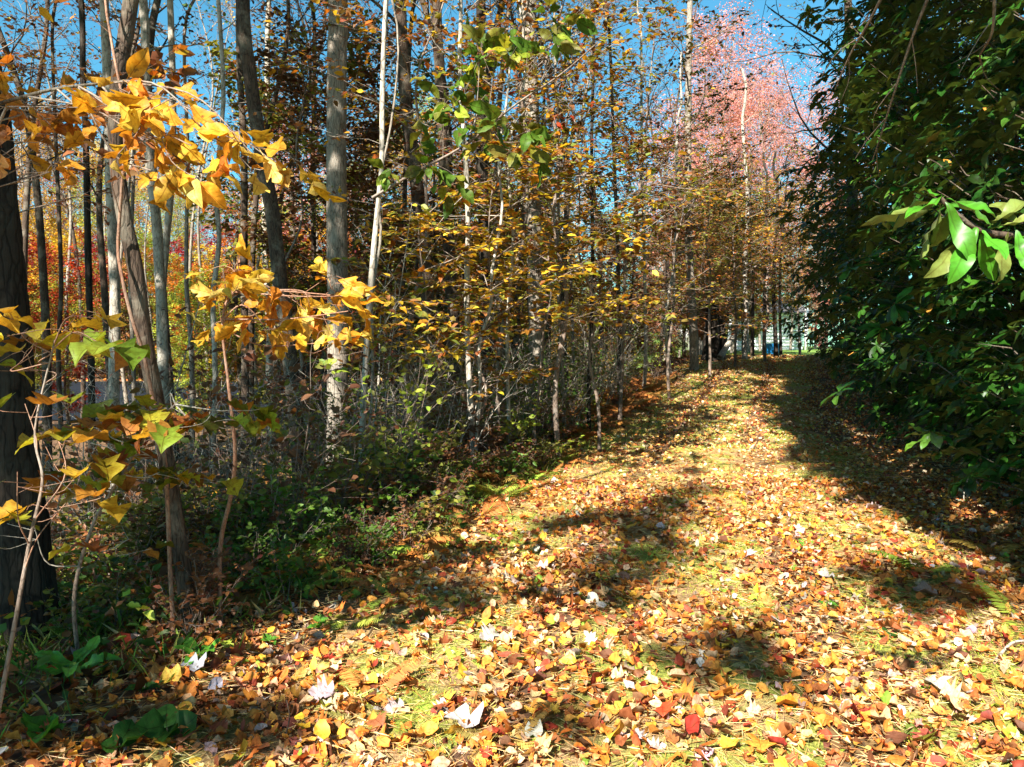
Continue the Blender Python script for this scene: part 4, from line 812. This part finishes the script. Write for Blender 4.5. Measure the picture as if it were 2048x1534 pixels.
def litter(n, y0, y1, xlo, xhi, s0, s1, Ts, lift=.02, tilt=.35, pal=fp, pw=1.0):
    b_ = Buf()
    for T in Ts:
        m = n // len(Ts); x, y = scatter(m, y0, y1, xlo, xhi, pw)
        cl = np.sin(x * 2.1 + 1) * np.sin(y * 1.7) + np.sin(x * 4.3) * np.sin(y * 3.9 + 2); k = rf.random(m) < (.8 + .2 * cl) * (1 - .62 * mossf(x, y)); x = x[k]; y = y[k]; m = len(x)
        P = np.stack([x, y, height(x, y) + .012 + lift * rf.random(m)], 1); a = rf.random(m) * 6.283
        D = np.stack([np.cos(a), np.sin(a), rf.normal(size=m) * tilt * .6], 1); N_ = nrm(np.array([0, 0, 1.0]) + rf.normal(size=(m, 3)) * tilt)
        s = s0 + (s1 - s0) * rf.random(m) ** 1.5
        b_.add(*leaves(T, P - nrm(D) * s[:, None] * .5, D, N_, s, .1 + .6 * rf.random(m), rf.normal(size=m) * .35, pick(pal, m, rf, .2, .1), rf.normal(size=m) * .5, .08, rf, crumple=.075))
    return b_
link('leaf_litter', litter(40000, 1.6, 8.5, 'L', 4.2, .028, .078, [T_CUP, T_OVAL, T_OVAL3, T_MAPLE, T_OVAL3, T_OVAL3, T_CUP], .045, .5, pw=1.25).mesh('leaf_litter', M_LITTER), kind='stuff')
fpp = [((.68, .36, .1), 7), ((.8, .6, .36), 8), ((.62, .22, .05), 6), ((.36, .13, .05), 4), ((.42, .07, .04), 2.5), ((.7, .48, .08), 2)]
link('leaf_litter', litter(40000, 8, 31, 'L', 3.8, .04, .09, [T_OVAL3, T_TINY, T_TINY], .03, .4, fpp).mesh('leaf_litter', M_LITTER), kind='stuff')
link('leaf_litter', litter(26000, 2.5, 30, -14, 'L', .07, .12, [T_OVAL3, T_TINY], .04, .4, fpd).mesh('leaf_litter', M_LITTER), kind='stuff')
b_ = litter(9000, 56, 80, -60, -6, .25, .4, [T_TINY], .05, .4); link('leaf_litter', b_.mesh('leaf_litter', M_LITTER), kind='stuff')

# largest fallen leaves, one object each
KN = {'fmaple': 'lobed', 'foval': 'cupped', 'ftulip': 'broad', 'flance': 'oval'}
FC = [('orange', (.58, .2, .03), 11), ('golden yellow', (.7, .42, .05), 5), ('pale tan', (.58, .42, .22), 7), ('rust brown', (.3, .1, .03), 8), ('dark red', (.3, .04, .02), 3), ('pale pinkish', (.46, .38, .35), 5), ('deep brown', (.14, .055, .03), 2), ('greenish yellow', (.42, .42, .05), 2)]
fw = np.array([c_[2] for c_ in FC], float); fw /= fw.sum()
pts = []
while len(pts) < 285:
    px = rf.random() * 2048; py = 1040 + 500 * rf.random() ** .8
    if px < 350 and py < 1250: continue
    q = G(px, py); pts.append((q, px, py))
def zone(px, py):
    h = 'left' if px < 520 else ('centre' if px < 1150 else ('path middle' if px < 1600 else 'right'))
    v_ = 'bottom' if py > 1360 else ('middle' if py > 1180 else 'upper')
    return {'left': 'below the curved trunk', 'centre': 'by the path-edge ferns', 'path middle': 'mid path', 'right': 'on the bank side'}[h], {'bottom': 'closest to the viewer', 'middle': 'a few steps on', 'upper': 'farther up'}[v_]
def fallen(q, key, cname, col, s, where, label=None, tilt=.28, ang=None, lift=.03):
    a = rf.random() * 6.28 if ang is None else ang
    d = np.array([math.cos(a), math.sin(a), rf.normal() * .15]); nn = nrm(np.array([0, 0, 1]) + rf.normal(size=3) * tilt)
    o = put_leaf(key, q + [0, 0, lift + .02 * rf.random()] - nrm(d) * s * .5, d, nn, s, vary(col, 1, .12, .06, rf)[0], None, rf, 'fallen_leaf')
    lab = label or f"{cname} {KN[key]} leaf {where[0]}, {where[1]}"
    tag(o, lab, 'leaf'); 
    if not label: fl.setdefault(lab, []).append((q[0] / q[1], o))
    return o
fl = {}
for q, px, py in pts:
    i = rf.choice(len(FC), p=fw); key = ['fmaple', 'foval', 'ftulip', 'flance'][rf.choice(4, p=[.22, .33, .15, .3])]
    fallen(q, key, FC[i][0], FC[i][1], (.055 + .045 * rf.random()) * (1.2 if key == 'fmaple' else 1), zone(px, py))
number_labels(fl)
WHT = (.44, .37, .35)
for px, py, key, s, col, lab in ((1850, 1205, 'foval', .17, (.3, .2, .17), 'big curled grey-brown leaf standing up in shade at right'), (1185, 1222, 'foval', .12, (.75, .68, .45), 'round cream leaf alone on the bright path'),
        (1750, 1030, 'fmaple', .16, WHT, 'large pale pinkish maple leaf at the shadow edge on the right'), (1495, 1125, 'fmaple', .13, WHT, 'white upturned maple leaf in the middle of the path'), (1560, 1275, 'fmaple', .12, WHT, 'white jagged leaf near the centre of the lit path'),
        (930, 1475, 'ftulip', .17, WHT, 'largest crumpled white leaf at the bottom edge'), (975, 1300, 'fmaple', .13, WHT, 'upright white leaf casting a dark shadow by the fern edge'), (640, 1415, 'fmaple', .13, (.44, .35, .38), 'lilac-white folded leaf left of the path centre at the bottom'),
        (390, 1360, 'ftulip', .12, (.45, .45, .5), 'bluish white leaf below the curved trunk'), (430, 1405, 'foval', .09, (.38, .36, .44), 'small bluish grey leaf just below the bluish white leaf'), (1865, 1400, 'fmaple', .14, WHT, 'white lobed leaf on the bright moss at bottom right'),
        (1850, 1510, 'fmaple', .12, (.35, .08, .05), 'maroon maple leaf with pale edge near the bottom right corner'), (1380, 1250 + 240, 'flance', .13, (.34, .03, .02), 'glossy dark red oval leaf at the bottom right of centre'), (1325, 1455, 'fmaple', .12, (.5, .07, .02), 'red-orange maple leaf propped on its edge at the bottom'),
        (1235, 1505, 'flance', .14, (.75, .5, .05), 'bright yellow oval leaf at the bottom edge'), (870, 1165, 'foval', .12, (.48, .37, .38), 'pinkish white rounded leaf with small holes by the green fern'), (1085, 1150, 'ftulip', .1, WHT, 'small white leaf in sun above the cream leaf'), (1650, 1170, 'fmaple', .12, WHT, 'pale lobed leaf between the moss and the curled leaf'),
        (605, 1490, 'foval', .1, (.72, .42, .03), 'round yellow leaf near the bottom, left one of three'), (645, 1500, 'foval', .1, (.68, .36, .03), 'round yellow leaf near the bottom, middle one of three'), (1575, 1440, 'foval', .12, (.7, .38, .03), 'bright orange-yellow round leaf below the dark spot')):
    fallen(G(px, py), key, '', col, s * .86, ('', ''), lab, tilt=.35 if 'stand' not in lab else .9, lift=.05)

# pine needles, moss blades, grass
def slivers(n, y0, y1, xlo, xhi, ln, wd, up, pal, clump=None, pw=1.0, T=T_TINY):
    x, y = scatter(n, y0, y1, xlo, xhi, pw)
    if clump is not None: k = clump(x, y) > rf.random(len(x)); x = x[k]; y = y[k]
    n = len(x); a = rf.random(n) * 6.283; D = np.stack([np.cos(a), np.sin(a), up * (.5 + rf.random(n))], 1)
    P = np.stack([x, y, height(x, y) + .015 + (.03 * rf.random(n) if up < .3 else 0)], 1); N_ = nrm(np.array([0, 0, 1.0]) + rf.normal(size=(n, 3)) * .5)
    T2 = (T[0] * [1, wd], T[1]); b_ = Buf(); b_.add(*leaves(T2, P, D, N_, ln * (.6 + .8 * rf.random(n)), 0, .25 if up > .3 else .05, pick(pal, n, rf), rng=rf)); return b_
link('pine_needles', slivers(38000, 1.6, 11, -2.6, 3.6, .11, .035, .12, [((.66, .4, .14), 5), ((.45, .2, .06), 3), ((.75, .56, .26), 4)], pw=1.3).mesh('pine_needles', M_NEEDLE), kind='stuff')
link('moss', slivers(70000, 1.6, 9, -1.6, 2.2, .03, .16, 1.2, [((.42, .46, .04), 5), ((.56, .54, .09), 4), ((.22, .3, .02), 2)], mossf, pw=1.2).mesh('moss', M_NEEDLE), kind='stuff')
link('grass', slivers(60000, 8.5, 34, -2.3, 2.4, .055, .12, 1.1, [((.45, .46, .07), 4), ((.68, .56, .18), 4), ((.22, .3, .04), 2)], lambda x, y: np.clip(.45 + .8 * np.sin(x * 1.3 + 1) * np.sin(y * .8), .1, 1) * (1 - .8 * np.exp(-((np.abs(x - cx(y) - .1) - .78) / .25) ** 2))).mesh('grass', M_NEEDLE), kind='stuff')
link('grass', slivers(9000, 2.2, 14, -4.2, 'L', .15, .05, 1.6, [((.14, .26, .03), 4), ((.3, .34, .06), 2), ((.5, .42, .18), 1)]).mesh('grass', M_NEEDLE), kind='stuff')
link('ground_cover', litter(15000, 2.8, 14, -7.5, 'L', .045, .085, [T_OVAL3], .3, .7, [((.04, .1, .015), 6), ((.09, .16, .02), 3), ((.26, .3, .04), 1.2), ((.28, .11, .03), 4), ((.12, .05, .02), 3)]).mesh('ground_cover', M_LEAF), kind='stuff')

# ------------------------------------------------------------------ ferns
def frond_buf(rng, Ln, arch, col, np_=27):
    b_ = Buf(); t = np.linspace(0, 1, 14); R = np.stack([Ln * t * (1 - .15 * arch * t), np.zeros(14), Ln * (.55 * t - arch * .75 * t ** 2)], 1)
    b_.add(*tube(R, np.linspace(.003, .0008, 14), 3), mi=0)
    for sgn in (-1, 1):
        tt = np.linspace(.18, .98, np_); P = np.array([at_path(R, a)[0] for a in tt]); Dd = np.array([at_path(R, a)[1] for a in tt])
        side = np.array([0, sgn, 0.]); D = nrm(side + Dd * .35 + rng.normal(size=(np_, 3)) * .08 - [0, 0, .12])
        ln = Ln * .22 * np.sin(np.pi * np.clip(.12 + .86 * tt, 0, 1)) ** .8 + .01
        b_.add(*leaves((T_LANCE2[0] * [1, .62], T_LANCE2[1]), P, D, nrm(np.cross(Dd, D) * sgn), ln, .1, .2, vary((1, 1, 1), np_, .12, .05, rng), rng=rng))
    return b_
FR = [frond_buf(np.random.default_rng(i), 1.0, a, None).mesh('frond', M_FERN) for i, a in enumerate((.5, .8, 1.0, .3, .7))]
def fern(q, s, col, label, n=6, group=None, rng=rf, spread=1.0):
    root = thing('fern', label, 'fern', q, group)
    for k in range(n):
        o = link('frond', FR[rng.integers(len(FR))], root); ss = s * (.7 + .5 * rng.random())
        o.rotation_euler = (rng.normal() * .2, -.35 * rng.random() / spread + .1, k * 6.283 / n + rng.random()); o.scale = (ss, ss, ss)
        c_ = vary(col, 1, .15, .06, rng)[0]; o.color = (*[float(x) for x in c_], 1)
    return root
FG = (.32, .4, .05); FB = (.5, .19, .045); FY = (.46, .3, .07)
for px, py, s, col, lab, n in ((800, 1205, .34, FG, 'upright yellow-green fern alone in the lit leaves', 3), (880, 1075, .32, FY, 'straw-coloured fern left of the leaf-strewn path', 5), (1010, 1085, .3, FG, 'yellow-green fern nearest the path centre', 5), (960, 1120, .3, FY, 'pale fern lying flat behind the white leaf', 4),
        (745, 1010, .38, FB, 'copper fern at the foot of the undergrowth', 6), (930, 1345, .2, FG, 'small lime fern sprig among leaves close to the viewer', 3), (820, 1440, .22, FG, 'small green fern sprig nearest the bottom edge', 3), (1010, 1500, .26, FY, 'straw fern sprig at the bottom edge', 5), (735, 1400, .26, FB, 'brown fern frond lying left of the white crumpled leaf', 3), (1120, 1420, .24, FY, 'dry yellow fern sprig below the cream leaf', 4),
        (660, 1170, .34, FG, 'dark green fern in the shade left of the upright fern', 5), (700, 1250, .3, FG, 'shaded green fern below the upright fern', 4), (560, 1120, .36, FB, 'rusty fern in shade behind the curved trunk', 6), (1850, 1150, .4, FG, 'olive fern in the shadow near the curled leaf', 5), (1990, 1120, .42, FY, 'olive-brown fern at the right edge in shadow', 6), (1960, 1210, .38, FB, 'brown fern right of the curled leaf', 5), (2040, 1250, .35, FG, 'green fern at the right edge below the brown fern', 4), (1650, 1080, .16, FG, 'tiny fern sprig on the sunlit path', 3), (1440, 1300, .15, GRN, 'tiny dark fern sprig beside the dark spot', 3)):
    fern(G(px, py), s, col, lab, n)
belt = {}
for k in range(100):
    Y = 4.4 + 17 * rf.random() ** 1.3; X = float(cx(Y) + left_lim(Y)) - .1 - abs(rf.normal()) * .6
    rust = rf.random() < .75
    lb = ('rusty brown' if rust else 'straw yellow') + ' fern along the left path edge, ' + ('nearest stretch' if Y < 8 else 'near stretch' if Y < 11 else 'middle stretch' if Y < 14 else 'far stretch' if Y < 18 else 'last stretch')
    belt.setdefault(lb, []).append((X / Y, fern(on_ground(X, Y), .36 + .2 * rf.random() + .015 * Y, FB if rust else FY, lb, 6, None)))
for k in range(46):
    Y = 4.6 + 6 * rf.random(); X = float(cx(Y) + left_lim(Y)) + .35 - .75 * rf.random(); lb = ('low green fern' if k % 3 == 0 else 'low rusty fern') + ' where leaf litter meets the verge, ' + ('near end' if Y < 6.5 else 'middle' if Y < 8.5 else 'far end')
    belt.setdefault(lb, []).append((X / Y, fern(on_ground(X, Y), (.32 + .16 * rf.random()), FG if k % 3 == 0 else FB, lb, 5, None)))
number_labels(belt)

# ------------------------------------------------------------------ small plants and shrubs
def shrub_proto(seed, H, nst, leafN, ls, pal_white=True, name='leafy_shrub', bark=B_TWIG, wd=.006):
    rng = np.random.default_rng(seed); root = thing(name, 'x', 'shrub', (0, 0, 0)); SP = []; SD = []
    for k in range(nst):
        a = rng.random() * 6.28; sb = Buf()
        s_, d_ = spray(rng, sb, [rng.normal() * .08, rng.normal() * .08, -.03], [math.cos(a) * .45, math.sin(a) * .45, 1], H * (.6 + .5 * rng.random()), wd, 8, .0, .12, 0, 4, .2, 2, leafN); part('stem', sb, bark, root)
        SP.append(s_); SD.append(d_)
    if ls:
        SP = np.concatenate(SP); SD = np.concatenate(SD); d, N_ = site_frames(rng, SD, .5, .2); lb = Buf()
        lb.add(*leaves(T_OVAL3, SP, d, N_, ls * (.6 + .7 * rng.random(len(SP))), .2, .15, vary((1, 1, 1), len(SP), .2, .15, rng), rng=rng)); part('crown', lb, M_LEAF, root, kind='stuff')
    return root
S1 = shrub_proto(601, 1.0, 6, 3, .06); S2 = shrub_proto(602, 1.5, 5, 2, .065); S3 = shrub_proto(603, 2.4, 3, 2, 0, name='bare_sapling', bark=B_TWIG, wd=.009); S4 = shrub_proto(604, .7, 7, 3, .05)
S6 = shrub_proto(606, .55, 5, 2, .055)
S7 = shrub_proto(607, 2.6, 5, 1, 0, name='bare_sapling', bark=B_PALE, wd=.0075)
S8 = shrub_proto(608, 1.3, 7, 1, 0, name='bare_sapling', bark=B_TWIG, wd=.005)
S5 = shrub_proto(605, 3.2, 2, 1, .07, name='bare_sapling', bark=B_PALE, wd=.011)
for i in range(80):
    Y = 5.0 + 13 * rf.random() ** 1.1; X = float(cx(Y) + left_lim(Y)) - .5 - rf.random() * 5.5
    place(0, Y, [S1, S2, S4][rf.integers(3)], ch([GRN, OLV, LIME, GOLD, COP, BRN], None), .7 + .5 * rf.random(), 'shrub', x=X)
for i in range(60):
    Y = 4.8 + 7.5 * rf.random(); X = float(cx(Y) + left_lim(Y)) - .35 - rf.random() ** 1.2 * 3
    place(0, Y, [S1, S2, S4][rf.integers(3)], ch([GRN, OLV, COP, BRN, GOLD], [3, 3, 2, 2, 1]), .75 + .5 * rf.random(), 'shrub', x=X)
for i in range(34):
    Y = 5.5 + 12 * rf.random(); X = float(cx(Y)) - 2.9 - rf.random() * 5.5
    place(0, Y, [S3, S5][i % 2], BRN, .7 + .6 * rf.random(), 'sapling', x=X)
for i in range(16):
    Y = 18 + 12 * rf.random(); X = float(cx(Y)) - 2.9 - rf.random() * 2.5
    place(0, Y, [S1, S2][i % 2], ch([LIME, GRN, OLV, YEL], None), .8 + .6 * rf.random(), 'shrub', x=X)
for i in range(44):
    Y = 6 + 18 * rf.random(); X = float(cx(Y) + left_lim(Y)) - .5 - rf.random() ** 1.3 * 5
    place(0, Y, [S7, S8][i % 2], BRN, .7 + .6 * rf.random(), 'sapling', x=X)
for i in range(26):
    Y = 9 + 13 * rf.random(); X = float(cx(Y) + left_lim(Y)) - .3 - rf.random() * 2
    place(0, Y, [S1, S2][i % 2], ch([LIME, GRN, OLV], [2, 3, 2]), .7 + .6 * rf.random(), 'shrub', x=X)
for i in range(90):
    Y = 3.9 + 6.5 * rf.random(); X = float(cx(Y) + left_lim(Y)) + .15 - rf.random() ** 1.2 * 1.7
    place(0, Y, [S4, S6, S6][rf.integers(3)], ch([GRN, OLV, COP, BRN, LIME], [3, 3, 2, 2, 1]), .5 + .4 * rf.random(), 'plant', x=X)
number_labels(used_labels)
for pr in (PA, PB, PC, PD, PE, PF, S1, S2, S3, S4, S5, S6, S7, S8):     # the sources stand behind the viewer, past the added shade trees
    i = [PA, PB, PC, PD, PE, PF, S1, S2, S3, S4, S5, S6, S7, S8].index(pr)
    pr.location = (-14 + 3.2 * i, -24, float(height(-14 + 3.2 * i, -24)) - .05); pr['label'] = f"{'shrub' if i > 5 else 'tree'} in the wood far behind the viewer, {['first','second','third','fourth','fifth','sixth','seventh','eighth','ninth','tenth','eleventh','twelfth','thirteenth','last'][i]} along its row"
def seedling(px, py, key, n, size, col, label, h=.06, name='seedling', up=.5, planar=.6):
    q = G(px, py); root = thing(name, label, 'plant', q); tb = Buf(); tb.add(*tube([q - [0, 0, .01], q + [0, 0, h]], [.004, .003], 5)); part('stem', tb, B_TWIG, root)
    for k in range(n):
        a = k * 6.283 / n + rf.random() * .8; d = np.array([math.cos(a), math.sin(a), up]); put_leaf(key, q + [0, 0, h * (.5 + .5 * rf.random())], d, nrm(np.array([0, -.3, 1]) + rf.normal(size=3) * .15), size * (.75 + .5 * rf.random()), vary(col, 1, .1, .05, rf)[0], root, rf)
BG = (.1, .3, .03); DG = (.04, .13, .02)
for a in ((150, 1385, 'rhodo', 8, .2, BG, 'seedling with long upright bright green leaves under the spreading sapling', .12), (335, 1490, 'sround', 4, .12, DG, 'low plant with round dark green pleated leaves at the bottom left', .07), (240, 1520, 'sround', 4, .1, DG, 'low plant with round green leaves in the bottom left corner', .05), (90, 1500, 'sround', 5, .11, BG, 'plant with broad bright green leaves at the bottom left edge', .06),
          (400, 1330, 'rhodo', 6, .14, BG, 'small green seedling with narrow leaves right of the curved trunk base', .06), (1205, 1315, 'sround', 3, .05, BG, 'tiny green seedling by the path-edge ferns', .03), (1610, 1100, 'rhodo', 4, .12, BG, 'green seedling lying on the sunlit path near the shadow', .02), (820, 1045, 'sround', 4, .06, BG, 'tiny bright green sprout beside the straw fern', .05),
          (1655, 1225, 'oval', 7, .06, BG, 'little green sprig at the centre right of the path', .04), (1780, 1285, 'oval', 5, .06, DG, 'small green clover-like sprig below the curled leaf', .04), (840, 1115, 'sround', 3, .06, (.3, .42, .03), 'small lime sprout right of the upright fern', .08), (870, 880 + 60, 'oval', 6, .1, LIME, 'lime green sprig at the undergrowth edge', .2),
          (640, 1270, 'oval', 6, .07, BG, 'green sprig at the shade edge of the fallen leaves', .07), (540, 1300, 'oval', 5, .06, BG, 'green sprig left of the lit leaves', .05), (290, 1400, 'oval', 6, .08, DG, 'dark green sprig under the spreading sapling', .05), (1990, 900, 'rhodo', 9, .2, DG, 'low rhododendron shoot at the right edge above the shadow', .2), (1975, 960, 'rhodo', 9, .2, DG, 'low rhododendron shoot at the right edge nearest the path', .15), (2040, 930, 'rhodo', 9, .22, DG, 'low rhododendron shoot leaving the right edge', .25)):
    seedling(*a)
# log and sticks
def stick(name, label, a, b, r, bark, cat, n=9):
    A = np.array(a); B = np.array(b); c_ = (A + B) / 2; o = Buf(); P = smooth_path([A, (A * 2 + B) / 3 + rf.normal(size=3) * [.03, .03, .0], (A + 2 * B) / 3 + rf.normal(size=3) * [.03, .03, .0], B], n); o.add(*tube(P, np.linspace(r, r * .6, n), 8, True))
    ob = link(name, o.mesh(name, bark, c_)); ob.location = c_; tag(ob, label, cat)
q = G(1700, 1250); stick('fallen_stick', 'grey broken stick lying below the curled leaf', q + [-.16, .02, .03], q + [.2, -.04, .035], .008, B_GREY, 'stick')
q = G(2010, 1320); stick('fallen_stick', 'pale stick at the right edge of the path', q + [-.12, -.1, .03], q + [.2, .12, .05], .009, B_PALE, 'stick')
q = G(1930, 1010); stick('dead_stem', 'thin dead stem standing in the shade on the right', q - [0, 0, .02], q + [-.03, 0, .28], .006, B_PALE, 'stem')
q = G(565, 1510); stick('dead_stem', 'short dead twig standing at the bottom edge', q - [0, 0, .02], q + [.02, 0, .2], .004, B_BROWN, 'stem')
stick('leaning_log', 'pale dead log leaning by the stout black trunk at the path end', W(1440, 715, 26.5), W(1478, 655, 27.2), .12, B_PALE, 'log')

# ------------------------------------------------------------------ the place past the path: white house, shrub, blue tub
hb = on_ground(17.2, 48); hb = np.array([19.2, 52.0, float(height(19, 52)) + .05])
root = thing('white_house', 'white house glimpsed through the trees at the end of the path', 'house', hb)
def box(b_, x0, x1, y0, y1, z0, z1):
    v = np.array([(x, y, z) for z in (z0, z1) for y in (y0, y1) for x in (x0, x1)], float); b_.add(v, [(0, 1, 5), (0, 5, 4), (1, 3, 7), (1, 7, 5), (3, 2, 6), (3, 6, 7), (2, 0, 4), (2, 4, 6), (4, 5, 7), (4, 7, 6), (0, 3, 1), (0, 2, 3)])
M_WHITE = plain('white_siding', (.82, .81, .79), .6, 3, .05); M_ROOF = plain('roof_shingle', (.34, .32, .3), .9, 20, .4); M_GLASS = plain('window_glass', (.05, .06, .08), .15, 2, .1)
hx, hy, hz_ = hb
for k in range(11):
    bb = Buf(); box(bb, hx - 6.5, hx + 1.2, hy - .03 - .0, hy + .1, hz_ + k * .24, hz_ + k * .24 + .239); part('siding_board', bb, M_WHITE, root)
bb = Buf(); box(bb, hx - 6.45, hx + 1.15, hy + .11, hy + 7, hz_, hz_ + 2.64); part('wall', bb, M_WHITE, root)
bb = Buf(); v = np.array([(hx - 7, hy - .5, hz_ + 2.64), (hx + 1.7, hy - .5, hz_ + 2.64), (hx + 1.7, hy + 3.5, hz_ + 3.9), (hx - 7, hy + 3.5, hz_ + 3.9), (hx - 7, hy + 7.4, hz_ + 2.64), (hx + 1.7, hy + 7.4, hz_ + 2.64)]); bb.add(v, [(0, 1, 2), (0, 2, 3), (3, 2, 5), (3, 5, 4), (0, 3, 4), (1, 5, 2)]); part('roof', bb, M_ROOF, root)
for xx in (-4.6, -2.2):
    fr = Buf(); box(fr, hx + xx - .5, hx + xx + .5, hy - .09, hy - .04, hz_ + .9, hz_ + 2.1); f_ = part('window', fr, M_WHITE, root); pn = Buf(); box(pn, hx + xx - .42, hx + xx + .42, hy - .11, hy - .092, hz_ + .98, hz_ + 2.02); part('pane', pn, M_GLASS, f_)
bb = Buf(); box(bb, hx + .9, hx + 1.1, hy - 1.2, hy - 1.0, hz_, hz_ + 2.9); part('porch_post', bb, M_WHITE, root)
o = dup(PC, on_ground(19.6, 47), 0, .28, 'low crimson shrub on the lawn before the white house', None, CRIM); o['category'] = 'shrub'
q = on_ground(float((1543 - 1024) / F * 34), 34); bb = Buf(); a = np.linspace(0, 1, 9); bb.add(*tube(np.stack([a * 0, a * 0, a * .5], 1) + q, .3 + .06 * a, 16)); bb.add(*tube(np.stack([a[:3] * 0, a[:3] * 0, .46 + a[:3] * .2], 1) + q, [.36, .4, .36], 16, True))
ob = link('blue_tub', bb.mesh('blue_tub', plain('blue_plastic', (.02, .25, .6), .4, 3, .1), q)); ob.location = q; tag(ob, 'small bright blue tub beyond the end of the path', 'tub')
